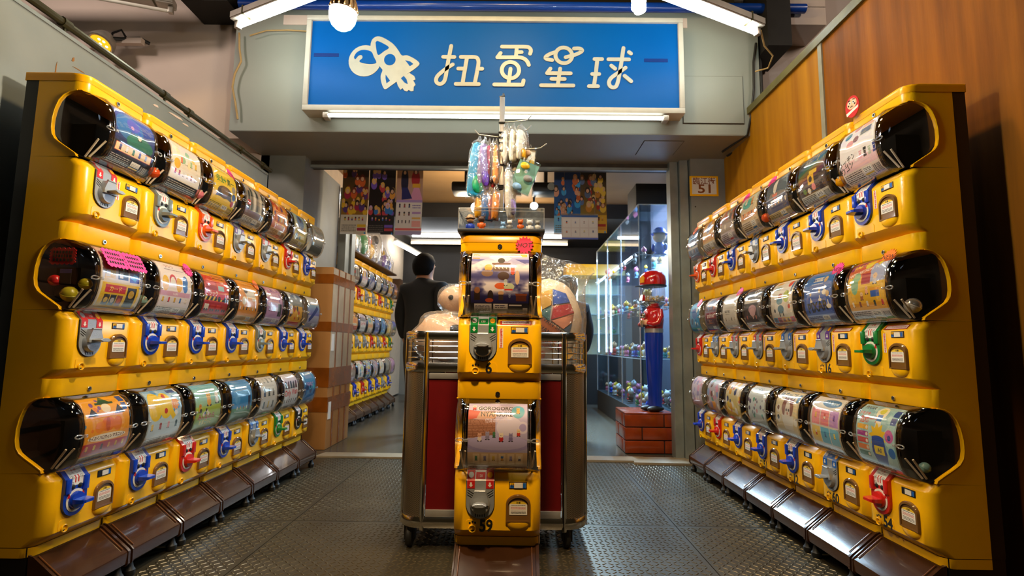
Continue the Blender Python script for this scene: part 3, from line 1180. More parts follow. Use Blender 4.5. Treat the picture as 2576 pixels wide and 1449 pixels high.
def P_rainbow():
    c = Cv('#2a2624', '#3a2630')
    for i, k in enumerate(('#2c6a9c', '#2f9c74', '#b8b030', '#c8702a', '#8a2c6a')):
        c.poly([(.0, .3 + i * .07), (1, .1 + i * .07), (1, .17 + i * .07), (.0, .37 + i * .07)], k, .5)
    c.text('ミニチュア', .45, .12, .12, '#e8e2d6').text('リバー', .36, .22, .11, '#e8e2d6').text('2', .7, .22, .14, '#f0c42c').rect(.36, .46, .58, .64, '#e8b42a').rect(.42, .4, .7, .47, '#f0c83c').ell(.46, .55, .06, '#2a1e14')
    c.ell(.2, .72, .06, '#5a8a4c').ell(.36, .74, .06, '#e8e2d8').ell(.54, .7, .07, '#e88a94')
    return c.info(.8, '#c9c4b8', '#3e3a34', 4)


def P_bath():
    c = Cv('#4f5a60', '#3a3c74')
    c.poly([(0, .3), (1, .2), (1, .5), (0, .5)], '#5c6a78').ell(.42, .28, .09, '#e6e2dc', .16).poly([(.3, .44), (.56, .44), (.5, .56), (.36, .56)], '#c8605c').lines(.66, .1, .95, .2, 2, '#cfd4d8').rect(0, .5, 1, .53, '#aab8dc')
    c.row(.62, 6, .06, ['#efe9e0', '#e8d8c4', '#e6a88c', '#e8b45c'], x0=.02, x1=.98)
    return c.info(.8, '#c8a860', '#40382c', 5)


def P_bunnies():
    c = Cv('#cfe0da', '#e6ab68')
    c.ell(.4, .3, .3, '#5cb8b4', .12).doll(.3, .22, .12, '#f0e8de', '#e8b8a0', ears=1).doll(.66, .25, .13, '#d88a4a', '#e09a54', ears=1).rect(.05, .5, .95, .64, '#ea9a4c')
    return c.row(.53, 5, .05, ['#7a4a30', '#f4ead8', '#c8644a']).info(.68, '#e6cfae', '#5c4630', 6)


def P_cafe():
    c = Cv('#8a6a50', '#b4a8a0')
    return c.dots(24, ['#c8784a', '#e6dccb', '#4a3a30', '#c84a3c', '#a0b8c4'], .04, .1, 7, y1=.6).info(.68, '#c8b8c4', '#4c4048', 7)


def P_orangecup():
    c = Cv('#eaa02c', '#e8c488')
    return c.ell(.5, .3, .2, '#d8d0e0', .18).rect(.42, .2, .6, .42, '#7a74b8').rect(0, .5, 1, .64, '#e0902a').row(.56, 6, .05, ['#c86a2c', '#f2e4c8', '#8a4c24']).info(.7, '#d8d0c4', '#5a4c3c', 8)


def P_blues():
    c = Cv('#3c62a8', '#8ca0c8')
    return c.dots(16, ['#e0e4ee', '#2a3a7a', '#7ab0d8', '#c8a8d0'], .05, .12, 8, y1=.6).rect(0, .6, 1, .66, '#e8e8ea').row(.72, 4, .08, ['#3a4c80', '#c8c4d4', '#8a5a50'])


def P_birthday():
    c = Cv('#c8503a', '#e6b81c')
    c.grad(0, .3, 1, .7, '#ecc22c', '#e0aa1c').rect(.6, .1, 1, .4, '#a8b4dc').dots(8, ['#e8a02c', '#8a2c6a', '#e0d040'], .05, .1, 3, y1=.14)
    c.text('PARTY', .26, .1, .12, '#f4d22c', .3).text('HAPPY BIRTHDAY TO YOU', .5, .2, .085, '#f6f0e6', .18, .95)
    c.ell(.2, .42, .1, '#7cb08a', .14).ell(.26, .3, .09, '#8cc09a', .07).rect(.38, .26, .62, .42, '#a8283a').doll(.74, .34, .11, '#cfd0dc', '#e8c8a8').doll(.52, .5, .08, '#e8a888', '#f0b898').rect(.62, .52, .84, .62, '#2c5cb4').rect(.6, .49, .86, .53, '#e8a01c').doll(.38, .58, .08, '#a8643a', '#e6bc94')
    return c.row(.7, 5, .055, ['#efe6da', '#8a4a3c', '#e8d8c8', '#2c3a34', '#c83a4a'], x0=.02, x1=.98).info(.8, '#dcd4d8', '#504a52', 4)


def P_lamps():
    c = Cv('#2f74c0', '#3a4ca8')
    c.grad(0, .02, 1, .7, '#2f7cc4', '#3b54b0').rect(.28, .15, .62, .23, '#e8e4dc').text('電気スタンド', .45, .19, .06, '#2a3c80').lines(.25, .26, .66, .29, 1, '#c8d8f0', 4)
    for x, y, k in ((.72, .2, .11), (.56, .4, .07), (.84, .46, .1), (.24, .44, .06)):
        c.ell(x, y, k * .6, '#cfae78').poly([(x - .01, y + k), (x + .02, y + k), (x + .04, y + 2 * k), (x, y + 2 * k)], '#efe6d4').ell(x + .02, y + 2.1 * k, k * .8, '#efe6d4', k * .4)
    return c.text('PIXAR', .47, .66, .26, '#0a0d14', .06, .8, .035).info(.8, '#8a9ad4', '#273058', 5)


def P_painted():
    c = Cv('#f1eee8', '#eeeae2')
    c.ell(.78, .12, .09, '#d83a2a').rect(.12, .04, .36, .12, '#e0b06a').rect(.1, .16, .4, .24, '#b0c4b8').ell(.72, .38, .13, '#b9cc2c').ell(.78, .3, .03, '#8aa020').rect(.88, .06, .95, .3, '#2a70b0')
    c.ell(.42, .46, .14, '#6aa4c0', .07).ell(.44, .36, .09, '#c87a5c', .05).ell(.46, .62, .14, '#3c7a94', .08).rect(.36, .66, .4, .76, '#2a2622').rect(.52, .66, .56, .76, '#2a2622').ell(.8, .6, .13, '#e6dcd0', .1).ell(.84, .58, .05, '#c83a3a').ell(.16, .62, .09, '#efe9e0', .1).ell(.18, .64, .04, '#1f1c1a')
    for i, k in enumerate(('#3c8cc8', '#c8342a', '#e89a1c', '#e8c42c', '#d8405a')):
        c.rect(.03 + i * .19, .78, .21 + i * .19, .88, k).ell(.12 + i * .19, .83, .04, '#7a4a3a')
    return c.info(.89, '#a0a8b4', '#3e4450', 6)


def P_panda():
    c = Cv('#35312c', '#54454e')
    c.ell(.62, .16, .15, '#dedad2', .12).ell(.56, .14, .04, '#1f1c19').ell(.68, .14, .04, '#1f1c19').ell(.5, .05, .05, '#1f1c19').lines(.75, .1, .95, .4, 4, '#bdb8ae', 3)
    c.rect(0, .34, 1, .4, '#e0dcd6').ell(.48, .54, .22, '#c89aa8', .1).ell(.48, .6, .16, '#ddb4bc', .09).row(.7, 5, .06, ['#c87a70', '#4a3a3c', '#e0b8b0'], x0=.05)
    return c.info(.82, '#cfc8c0', '#38302e', 7)


def P_plainwhite():
    c = Cv('#e4e0da', '#d8d0c4')
    return c.text('ねむりねこ', .36, .5, .08, '#4a443c').lines(.2, .56, .5, .58, 1, '#6a645a').row(.68, 4, .05, ['#8a6a54', '#d8ccbc', '#5c524a', '#c8a890']).info(.82, '#cfc4b4', '#5c5448', 8)


def P_robot():
    c = Cv('#8a6a80', '#3a1a1c')
    return c.dots(12, ['#e8d8d0', '#c85a3c', '#6a7aa8'], .05, .1, 9, y1=.35).rect(.05, .45, .95, .62, '#8a1a18').text('android', .5, .53, .2, '#f4e8e0', 0, .8).text('ミニ', .45, .7, .14, '#f08a1c').info(.8, '#6a5a5e', '#251a1c', 9)


def P_ocean():
    c = Cv('#4aa8e0', '#3c8cc4')
    return c.ell(.5, .4, .26, '#1c62b4', .16).ell(.7, .3, .1, '#e6eef4').dots(8, ['#e6f0f6', '#1d3a6a'], .04, .08, 3, y0=.6, y1=.75).info(.82, '#4ab0a8', '#1e4a4c', 2)


def P_barrel():
    c = Cv('#9cc8cc', '#a8ccd0')
    c.dots(40, ['#8cbcc4', '#b4d8d8'], .04, .07, 4).text('PIXAR', .2, .06, .1, '#2a3a44').text('危機一発', .32, .25, .12, '#d83a1c', .1).text('ドキドキ', .16, .17, .07, '#d83a1c')
    c.ell(.56, .12, .13, '#f4ecc8', .1).ell(.56, .1, .07, '#d8d030', .05).rect(.5, .16, .62, .26, '#2c78c8').poly([(.5, .26), (.62, .26), (.66, .46), (.46, .46)], '#efe9da').star(.56, .46, .22, '#f0c81c', 9, .6)
    c.poly([(.42, .48), (.72, .5), (.76, .7), (.66, .98), (.5, .96), (.4, .7)], '#1d3c9c').ell(.57, .5, .15, '#2a52b8', .04).rect(.46, .6, .7, .72, '#e8d02c').text('Ali', .58, .66, .1, '#1d2c60')
    for i, k in enumerate(('#e8b02c', '#a83c9c', '#c8281c', '#e07a1c', '#2a6a54')):
        c.rect(.03, .34 + i * .095, .32, .41 + i * .095, k).ell(.28, .375 + i * .095, .03, '#f0e4d4')
    c.rect(.84, .05, .97, .16, '#1c3f8c').rect(.84, .18, .97, .28, '#1c3f8c').ell(.84, .44, .1, '#c85aa8').ell(.84, .46, .04, '#2a3c9c').ell(.88, .66, .08, '#1f6ac0')
    return c.info(.86, '#5a3c34', '#cbb8a8', 5)


def P_sports():
    c = Cv('#e4e0d8', '#d8d4c8')
    c.ell(.6, .12, .3, '#2c70a8', .08).text('Fun in Sports!', .58, .12, .09, '#f0f0ea', -.06, .5)
    for i, k in enumerate(('#f0929c', '#ee8a96', '#c89ae0', '#e8c43c', '#5ab4dc', '#78c0e0')):
        x, y = .05 + (i % 3) * .31, .25 + (i // 3) * .29
        c.rect(x, y, x + .28, y + .26, k).doll(x + .14, y + .1, .06, ('#e8b42c', '#f0ece4', '#6a3c9c', '#c83a2a', '#2a6ab0', '#f0d02c')[i], ('#f0c83c', '#d8402c', '#8a5ab8', '#efe6da', '#3c8cc8', '#f4dc5a')[i])
    return c.info(.85, '#c8bca8', '#564e40', 3)


def P_catcup():
    c = Cv('#efe2bc', '#e6d4a4')
    c.text('猫カップ', .4, .1, .18, '#2c3a40', -.05, .7).ell(.54, .36, .25, '#8a4420', .2).poly([(.32, .3), (.34, .12), (.48, .22)], '#8a4420').poly([(.62, .22), (.76, .14), (.76, .34)], '#8a4420').poly([(.46, .3), (.54, .16), (.64, .3), (.66, .5), (.42, .5)], '#efe6da').ell(.5, .4, .03, '#17130f').ell(.6, .4, .03, '#17130f').ell(.55, .46, .03, '#c8786a')
    c.poly([(.28, .5), (.82, .5), (.74, .76), (.38, .76)], '#f3efe6').rect(.84, .06, .95, .24, '#2a70a8').ell(.14, .4, .09, '#f4f0e8').ell(.14, .38, .05, '#8a5a34').ell(.14, .58, .09, '#f4f0e8').ell(.14, .56, .05, '#3a322c').ell(.88, .6, .08, '#f4f0e8')
    return c.info(.82, '#d8c8a0', '#5e5238', 4)


def P_minis():
    c = Cv('#e6ecf0', '#cfe0e4')
    return c.text('ミニ雑貨', .4, .1, .12, '#8a94a0').dots(20, ['#c86a9c', '#8a94a0', '#5ab0a0', '#c8d8dc', '#e0a0a8', '#6a5a7a'], .03, .06, 6, y0=.3, y1=.72).info(.8, '#c8d0cc', '#545a5a', 5)


def P_yellowmix():
    c = Cv('#d8d4e0', '#e8c01c')
    return c.dots(30, ['#f0c81c', '#e8a81c', '#2f3a6a', '#c84a2a', '#efe6da'], .04, .1, 8, y1=.75).info(.82, '#d8c478', '#56492a', 6)


def P_mixed():
    c = Cv('#b8b0c4', '#c8b4a4')
    return c.dots(26, ['#e8a84a', '#efeae4', '#7a4a30', '#8a9ac8', '#d890a8', '#5a9a84'], .05, .11, 3, y1=.75).info(.82, '#b0a8a4', '#4e4846', 7)


def P_lavender():
    c = Cv('#e0ccdc', '#c4bcd8')
    return c.dots(16, ['#e8a8c4', '#f0e6ee', '#a898c8'], .06, .12, 5, y1=.7).info(.82, '#ccc4d0', '#5a5264', 8)


def P_fuji():
    c = Cv('#c9c0cc', '#241a4c', w=300, h=340)
    c.grad(0, .12, 1, .8, '#4a4c9c', '#1d1a4e').grad(0, 0, 1, .16, '#d8cfc8', '#8c8cc0')
    c.poly([(.0, .27), (.34, .11), (.66, .11), (1, .27), (1, .3), (0, .3)], '#9a9cc8').poly([(.3, .13), (.42, .1), (.6, .1), (.7, .14), (.62, .2), (.52, .15), (.44, .21), (.38, .16)], '#e6e2e2').cloud(0, .14, 1, .42, '#dedbe8', 4, .9, .42, .62).cloud(0, .44, 1, .70, '#e4e0ec', 9, .95, .40, .60)
    c.rect(.38, .24, .66, .36, '#4a1f16').rect(.36, .225, .68, .25, '#5c2a1c')
    for i in range(4):
        c.poly([(.41 + i * .065, .26), (.43 + i * .065, .28), (.415 + i * .065, .3), (.43 + i * .065, .32), (.42 + i * .065, .32), (.4 + i * .065, .3), (.42 + i * .065, .28)], '#f0eae2')
    c.ell(.52, .18, .06, '#2c2422', .05).ell(.3, .3, .07, '#e8a01c', .05).ell(.28, .38, .1, '#7a5a44', .05).doll(.72, .34, .07, '#c83a1c', '#d8502c', ears=1).ell(.8, .44, .04, '#caa88c', .1).ell(.56, .42, .1, '#3a1c18', .06).ell(.52, .56, .11, '#d8602c', .045).ell(.66, .57, .09, '#b8c4a4', .05).rect(.58, .6, .72, .62, '#c82a24').doll(.6, .5, .06, '#c8d0d4', '#aab4b8')
    c.rect(.06, .63, .16, .76, '#2a1c1a').ell(.11, .62, .05, '#8a5a3c').ell(.34, .7, .05, '#2a1e22', .08).ell(.32, .76, .07, '#a8442a', .03).ell(.52, .66, .05, '#c8a080', .03).rect(.48, .68, .56, .76, '#3a2c2a').doll(.67, .69, .04, '#5c6490', '#7a84b0').rect(.78, .68, .96, .77, '#5a2a1e').rect(.77, .665, .97, .69, '#7a3c26')
    c.lines(.03, .03, .14, .1, 2, '#b89a3c', 2).rect(.86, .03, .97, .11, '#c8a83c').rect(.02, .13, .14, .15, '#e0762a')
    c.rect(0, .8, 1, 1, '#191425').rect(.06, .81, .36, .97, '#cfcbd8').lines(.08, .83, .34, .95, 6, '#4a4660', 3).rect(.39, .81, .64, .89, '#d8d4dc').lines(.42, .825, .6, .88, 2, '#3a3650', 6).rect(.66, .82, .88, .84, '#d8d4dc').rect(.4, .92, .62, .97, '#b8b4c4').lines(.66, .93, .9, .97, 2, '#b8b4c4', 5)
    return c.rect(.9, .87, .98, .97, '#cfcbd8')


def P_goro():
    c = Cv('#c4bcdc', '#a8a0d0', w=300, h=340)
    c.rect(0, .14, .46, .5, '#8a5a44').lines(.0, .26, .46, .5, 12, '#b4806a', 3).ell(.24, .2, .24, '#c89a84', .06).poly([(0, .12), (.2, .14), (.14, .24), (0, .26)], '#c84a34')
    c.ell(.7, .36, .22, '#d4cce4', .14).ell(.92, .36, .1, '#d4cce4', .08).ell(.92, .36, .06, '#a89ed0', .05).ell(.7, .23, .04, '#e0d8e8', .03)
    c.ell(.5, .58, .55, '#a49cd8', .12).ell(.5, .56, .5, '#b8b0e4', .1)
    for x, y, k, a, b in ((.2, .48, .07, '#e8dcd4', '#d8a48c'), (.33, .46, .07, '#8a84a8', '#9a94b8'), (.44, .45, .05, '#3c6a4c', '#4a7c5a'), (.56, .48, .075, '#b82a2c', '#e8dcc8'), (.72, .48, .07, '#7a70a0', '#8c84b0'), (.85, .42, .06, '#c83a2c', '#e0c89c')):
        c.doll(x, y, k, a, b, ears=1)
    c.text('GOROGORO', .46, .09, .105, '#f4f0ea').text('GOROGORO', .465, .092, .1, '#3a3034').text('NYANSUKE', .48, .18, .105, '#3a3034').text('懶洋洋喵之助', .47, .27, .07, '#d8c8d8', 0, .36).ell(.72, .18, .02, '#2a2224').ell(.84, .14, .11, '#5ab0c8').doll(.84, .12, .06, '#d8a83c', '#e0b44c', ears=1)
    c.doll(.1, .07, .06, '#c83a2c', '#e8e0d4', ears=1)
    c.rect(0, .69, 1, .9, '#c8aa8c')
    for i in range(6):
        c.rect(.09 + i * .145, .71, .2 + i * .145, .87, '#dcc4a8').doll(.145 + i * .145, .77, .045, ('#2f6a4c', '#6a648c', '#c8a02c', '#c88a2c', '#8a7aa8', '#5a5478')[i], ('#3c7a58', '#7a74a0', '#d8b84c', '#3c6ab0', '#a094b8', '#e8e0dc')[i], ears=1)
    return c.info(.9, '#bdb4c8', '#4a4460', 4)


PM = {}
for k, f in list(globals().items()):
    if k.startswith('P_'):
        PM[k[2:]] = f().mat('paper_' + k[2:])


# ---------------------------------------------------------------- the setting
M['floorplate'] = pm('tread_steel', '#4d4636', .38, .55, var=.25, scale=3, bump=.05)
M['tread'] = pm('tread_worn', '#6a6250', .30, .7, var=.2, scale=5)
M['infloor'] = pm('shop_floor_vinyl', '#4d493f', .24, var=.12, scale=2.5)
M['leftwall'] = pm('grey_steel_sheet', '#8e938f', .5, .1, scale=2.2, col2='#79807d', bump=.03, bscale=8)
M['rust'] = pm('rust_stain', '#8a5a24', .8)
M['beamwall'] = pm('pale_plaster', '#d6c2b4', .75, var=.05, scale=2, bump=.05, bscale=20)
M['header'] = pm('grey_green_paint', '#8f9186', .5, var=.06, scale=1.5, bump=.03, bscale=10)
M['soffit'] = pm('grey_soffit_paint', '#8c8a80', .5, var=.08, scale=2)
M['pillar'] = pm('pillar_sheet', '#83847d', .5, .2, var=.16, scale=3)
M['jamb'] = pm('jamb_metal', '#8f948e', .4, .4, var=.2, scale=6)
M['darkbrown'] = pm('dark_brown_matte', '#3a3024', .8, var=.3)  # mottled dark brown for gaps, seams, slots, screw heads and backing
M['dark'] = pm('dark_ceiling', '#17120b', .7, var=.2)
M['inceil'] = pm('shop_ceiling', '#8a6a42', .45, var=.2, scale=1.6)
M['inwall'] = pm('cream_wall', '#d4bfa4', .6)
M['inblack'] = pm('black_panel', '#15110c', .6)
M['bluepipe'] = pm('blue_pipe_paint', '#0e3f9c', .3, coat=.3)
M['ply'] = pm('plywood', '#a0600c', .6, scale=3.2, col2='#6c3c05', stretch=(1, 3.5, .28), bump=.06, bscale=30, spec=.12)
M['ply2'] = pm('plywood_pale', '#b57c10', .55, scale=3.0, col2='#8c560a', stretch=(1, 3.5, .28), bump=.06, bscale=30, spec=.15)
M['olive'] = pm('olive_strip', '#5d5528', .5, var=.2)
M['greystrip'] = pm('grey_strip', '#8c8a78', .5, var=.15)
M['pole'] = pm('olive_pole', '#4b4427', .35, .6)
M['sheet'] = pm('worn_cardboard_sheet', '#8f8068', .6, var=.2, scale=6)
M['card'] = pm('cardboard', '#a9753c', .7, var=.08, scale=5)
M['tube'] = emit('lit_tube', (.92, 1, .93), K_TUBE)
M['signtube'] = emit('lit_sign_tube', (.93, 1, .92), K_SIGN)
M['intube'] = emit('lit_shop_tube', (.95, .97, 1), K_IN)
M['intubewarm'] = emit('lit_warm_strip', (1, .74, .45), 3)
M['bulb'] = emit('lit_bulb', (1, .84, .62), K_BULB)
M['cfl'] = emit('lit_cfl', (.86, .95, 1), K_CFL)
M['spot'] = emit('lit_amber_leds', (1, .42, .012), 1.6)
M['spotdot'] = emit('lit_led_dot', (1, .85, .5), 5)
M['fixture'] = pm('fixture_metal', '#b8aea2', .35, .5, var=.1)
M['wirebeige'] = pm('beige_wire', '#b8945c', .6)
M['wireblack'] = pm('black_wire', '#171410', .5)
M['lens'] = emit('lit_white_lens', (.75, .9, 1), 30)


def floor():
    b = MB()
    b.box(-2.6, 2.6, -1.5, 4.12, -.08, -.012, M['darkbrown'])
    f = struct('floor', b)
    xs = [-2.02, -1.08, -.14, .80, 1.74]
    ys = [-1.2, .9, 2.66, 4.10]
    for x0, x1 in zip(xs, xs[1:]):
        for y0, y1 in zip(ys, ys[1:]):
            b = MB()
            b.box(x0 + .002, x1 - .002, y0 + .002, y1 - .002, -.012, 0, M['floorplate'])
            b.build('tread_plate', f)
    b = MB()
    p = .0265
    V, F = [], []
    for i in range(int(-1.42 / p), int(1.30 / p)):
        for j in range(int(1.45 / p), int(4.09 / p)):
            x, y = i * p, j * p
            if min(abs(x - q) for q in xs) < .012 or min(abs(y - q) for q in ys) < .012:
                continue
            s = 1 if (i + j) % 2 else -1
            ux, uy = .7071 * s, .7071
            o = len(V)
            for l, wd, h in ((.0115, .0032, .0002), (.008, .0016, .0022)):
                for a, c in ((-1, -1), (1, -1), (1, 1), (-1, 1)):
                    V.append((x + ux * l * a - uy * wd * c, y + uy * l * a + ux * wd * c, h))
            F += [(o + 4, o + 5, o + 6, o + 7)] + [(o + k, o + (k + 1) % 4, o + 4 + (k + 1) % 4, o + 4 + k) for k in range(4)]
    b.add(V, F, M['tread'])
    t = b.build('tread', f, 0)
    t['kind'] = 'stuff'
    b = MB()
    b.box(-2.4, 2.6, 4.16, 9.2, -.06, .01, M['infloor'])
    struct('floor', b)
    # worn cardboard and timber threshold strips
    for i, (x0, x1, y0, y1) in enumerate(((-1.52, -.62, 4.08, 4.21), (.45, 1.02, 4.06, 4.20), (.90, 1.46, 3.98, 4.17))):
        b = MB()
        b.prism([(x0, y0), (x1 - .05, y0 - .012), (x1, y1), (x0 + .03, y1 + .01)], M['sheet'], lambda x, y: (x, y, .001), lambda x, y: (x, y, .014 + .002 * i))
        struct('trim_%d' % (i + 1), b)


floor()


def shell_of_place():
    # left: grey sheet-steel partition with a pole along its top
    b = MB()
    b.box(-1.86, -1.80, 1.45, 3.62, 0, 2.07, M['leftwall'])
    b.box(-1.865, -1.795, 1.45, 3.62, 2.07, 2.085, M['jamb'])
    wl = struct('wall_left', b)
    for i, (y, z, dy, dz) in enumerate(((1.90, 1.86, .003, .09), (1.90, 1.85, .008, .012), (1.97, 1.99, .006, .02), (2.0, 1.97, .03, .004), (2.14, 1.96, .006, .012), (2.45, 2.03, .02, .012), (2.60, 2.045, .06, .012), (2.68, 2.035, .03, .010))):
        b = MB()
        b.prism([(y - dy, z), (y - dy * .5, z + dz * .7), (y + dy * .2, z + dz * .9), (y + dy * .7, z + dz), (y + dy, z + dz * .3), (y + dy * .2, z)], M['rust'] if i < 5 else M['beamwall'], lambda y, z: (-1.8005, y, z), lambda y, z: (-1.7985, y, z))
        b.build('paint_chip', wl, 0)
    t = thing('top_rail', 'olive metal pole running along the top edge of the grey steel partition', 'rail', (-1.83, 0, 2.14))
    b = MB()
    b.tube([(0, 1.40, 0), (0, 3.72, 0)], .016, M['pole'], 10)
    b.build('pole', t)
    for y in (1.95, 2.55, 2.75, 3.3, 3.6):
        b = MB()
        b.lathe([(.021, -.018), (.021, .018)], M['pole'], (0, y, 0), 10, 'y', True, True)
        b.box(-.004, .004, y - .004, y + .004, -.056, -.01, M['pole'])
        b.build('bracket', t)

    # far left: pale plaster beam and wall, both facing the street
    b = MB()
    b.box(-5.2, -2.03, 3.80, 4.12, 2.42, 3.62, M['beamwall'])
    b.box(-5.2, -2.03, 4.10, 4.2, 0, 2.45, M['beamwall'])
    struct('wall_back_left', b)
    # header over the shop opening
    b = MB()
    b.box(-2.10, 1.77, 3.61, 4.22, 2.405, 3.42, M['header'])
    wb = struct('wall_back', b)
    b = MB()
    b.box(-2.099, 1.769, 3.612, 4.22, 2.400, 2.4052, M['soffit'])
    b.build('soffit', wb)
    b = MB()
    b.box(1.205, 1.64, 3.600, 3.612, 2.49, 2.845, M['header'])
    b.box(1.20, 1.645, 3.606, 3.613, 2.485, 2.85, M['darkbrown'])
    b.build('access_panel', wb)
    b = MB()
    b.box(.95, 1.24, 3.72, 4.0, 2.396, 2.4005, M['soffit'])
    b.box(.945, 1.245, 3.715, 4.005, 2.398, 2.4006, M['darkbrown'])
    b.build('access_panel', wb)
    b = MB()
    b.box(-1.75, 1.25, 3.604, 3.612, 3.225, 3.30, M['beamwall'])
    b.build('plaster_ledge', wb)
    # pillars beside the opening
    b = MB()
    b.box(-2.10, -1.735, 4.10, 4.95, 0, 2.42, M['pillar'])
    struct('trim_4', b)
    b = MB()
    b.box(1.41, 1.86, 4.08, 4.5, 0, 2.42, M['pillar'])
    for z in (.6, 1.0, 1.35, 1.7, 2.0, 2.2):
        b.lathe([(.006, -.003), (.004, -.006), (.0001, -.007)], M['darkbrown'], (1.44, 4.08, z), 8, 'y')
    struct('trim_5', b)
    b = MB()
    b.box(1.265, 1.33, 4.16, 4.26, 0, 2.40, M['jamb'])
    b.box(1.335, 1.40, 4.12, 4.3, 0, 2.40, M['jamb'])
    b.box(1.33, 1.335, 4.2, 4.3, 0, 2.40, M['darkbrown'])
    struct('trim_6', b)
    b = MB()
    b.box(-1.735, -1.66, 4.96, 5.08, .01, 2.40, M['jamb'])
    b.box(-1.70, -1.64, 5.09, 5.2, .01, 2.40, M['jamb'])
    b.box(-1.735, -1.68, 5.07, 5.10, .01, 2.40, M['darkbrown'])
    struct('trim_7', b)
    # shutter slot under the soffit
    b = MB()
    b.box(-1.735, 1.41, 4.215, 4.28, 2.345, 2.41, M['darkbrown'])
    b.box(-1.735, 1.41, 4.20, 4.235, 2.34, 2.362, M['jamb'])
    struct('trim_8', b)

    # right: plywood partition with strips
    b = MB()
    b.box(1.70, 1.74, 1.40, 4.10, 0, 2.60, M['darkbrown'])
    wr = struct('wall_right', b)
    for y0, y1, m in ((1.40, 2.715, 'ply'), (2.745, 4.09, 'ply2')):
        b = MB()
        b.box(1.685, 1.70, y0 + .001, y1 - .001, 0, 2.60, M[m])
        b.build('plywood_panel', wr)
    b = MB()
    b.box(1.676, 1.70, 2.713, 2.747, 0, 2.57, M['greystrip'])
    b.build('joint_strip', wr)
    b = MB()
    b.box(1.668, 1.75, 1.40, 4.10, 2.56, 2.61, M['olive'])
    b.build('top_strip', wr)
    # pale beam beyond the plywood
    b = MB()
    b.box(1.78, 3.4, 3.88, 4.0, 2.3, 4.0, M['beamwall'])
    struct('wall_back_right', b)
    b = MB()
    b.box(1.975, 2.275, 3.60, 3.879, 3.255, 4.0, M['beamwall'])
    b.box(1.975, 2.275, 3.5985, 3.61, 3.392, 3.396, M['darkbrown'])
    struct('trim_10', b)
    b = MB()
    b.box(1.79, 1.96, 3.50, 3.86, 3.03, 4.0, M['dark'])
    struct('trim_9', b)
    # ceiling of the arcade: dark slab and beams
    b = MB()
    b.box(-5.2, 3.4, -1.5, 4.3, 4.0, 4.1, M['dark'])
    for y in (1.4, 2.3, 3.2):
        b.box(-5.2, 3.4, y, y + .1, 3.75, 4.0, M['dark'])
    b.box(-5.2, 1.9, 3.74, 3.80, 3.60, 4.0, M['dark'])
    b.box(-2.46, -2.12, 3.50, 3.79, 3.34, 4.0, M['dark'])
    struct('ceiling', b)
    for name, lab, m, y, z, r, x0, x1 in (('water_pipe', 'blue painted pipe running level above the shop sign', 'bluepipe', 3.56, 3.352, .034, -2.06, 2.1),
                                         ('conduit_pipe', 'brown pipe under the dark ceiling above the pale plaster beam', 'pole', 3.3, 3.42, .07, -5.0, -2.5)):
        b = MB()
        b.tube([(x0, y, z), (x1, y, z)], r, M[m], 14)
        tag(b.build(name), lab, 'pipe')
    # shop interior
    b = MB()
    b.box(-2.4, 2.6, 4.28, 9.2, 2.80, 2.86, M['inceil'])
    b.box(-2.4, 2.6, 6.9, 7.1, 2.60, 2.80, M['inblack'])
    b.box(-2.4, 2.6, 7.1, 9.2, 2.62, 2.80, M['inblack'])
    struct('ceiling', b)
    b = MB()
    b.box(-2.4, 2.6, 9.1, 9.2, 1.95, 2.80, M['inblack'])
    b.box(-2.4, 2.6, 9.1, 9.2, .01, 1.95, M['soffit'])
    struct('wall_front', b)
    b = MB()
    b.box(-2.10, -2.0, 4.72, 9.1, .03, 2.80, M['inwall'])
    struct('wall_side', b)
    b = MB()
    b.box(2.05, 2.15, 4.3, 9.1, .03, 2.80, M['inblack'])
    struct('wall_shop', b)


shell_of_place()


# ---------------------------------------------------------------- lamps
def tube_fixture(label, a, b_, lit=True, off=.035):
    a, b_ = Vector(a), Vector(b_)
    d = b_ - a
    L = d.length
    t = thing('tube_light', label, 'light', a, math.atan2(d.y, d.x), 'tube lights over the aisle')
    b = MB()
    b.box(0, L, -.045, .045, 0, .055, M['fixture'])
    b.box(0, L, -.05, -.045, .01, .05, M['fixture'])
    b.box(0, L, .045, .05, .01, .05, M['fixture'])
    b.build('housing', t)
    for x in (.12, L - .12):
        b = MB()
        b.box(x - .006, x + .006, -.052, .052, -.004, .062, M['pole'])
        b.build('strap', t)
    for x in (.02, L - .02):
        b = MB()
        b.rbox(x - .016, x + .016, -.018, .018, -.05, 0, M['fixture'], .004)
        b.build('lamp_holder', t)
    b = MB()
    b.tube([(.04, 0, -off), (L - .04, 0, -off)], .0125, M['tube' if lit else 'white'], 12)
    b.build('tube', t)
    return t


tube_fixture('lit fluorescent tube fitting on the left, slanting over the aisle above the sign corner', (-1.90, 3.26, 3.01), (-.78, 2.73, 3.01))
tube_fixture('lit fluorescent tube fitting on the right, slanting over the aisle beside the dark bracket', (1.60, 3.24, 2.98), (.50, 2.71, 2.98))
tube_fixture('unlit grey fitting at the dark ceiling corner above the amber spotlight', (-2.50, 3.5, 3.28), (-3.40, 3.2, 3.36), False)

t = thing('sign_light', 'long lit tube fixed under the blue shop sign', 'light', (-.155, 3.50, 2.475))
b = MB()
b.box(-1.20, 1.20, .01, .06, .014, .040, M['fixture'])
b.build('housing', t)
for x in (-1.2, 1.2):
    b = MB()
    b.rbox(x - .02, x + .02, -.012, .05, -.02, .02, M['fixture'], .004)
    b.build('lamp_holder', t)
b = MB()
b.tube([(-1.185, 0, 0), (1.185, 0, 0)], .013, M['signtube'], 12)
b.build('tube', t)

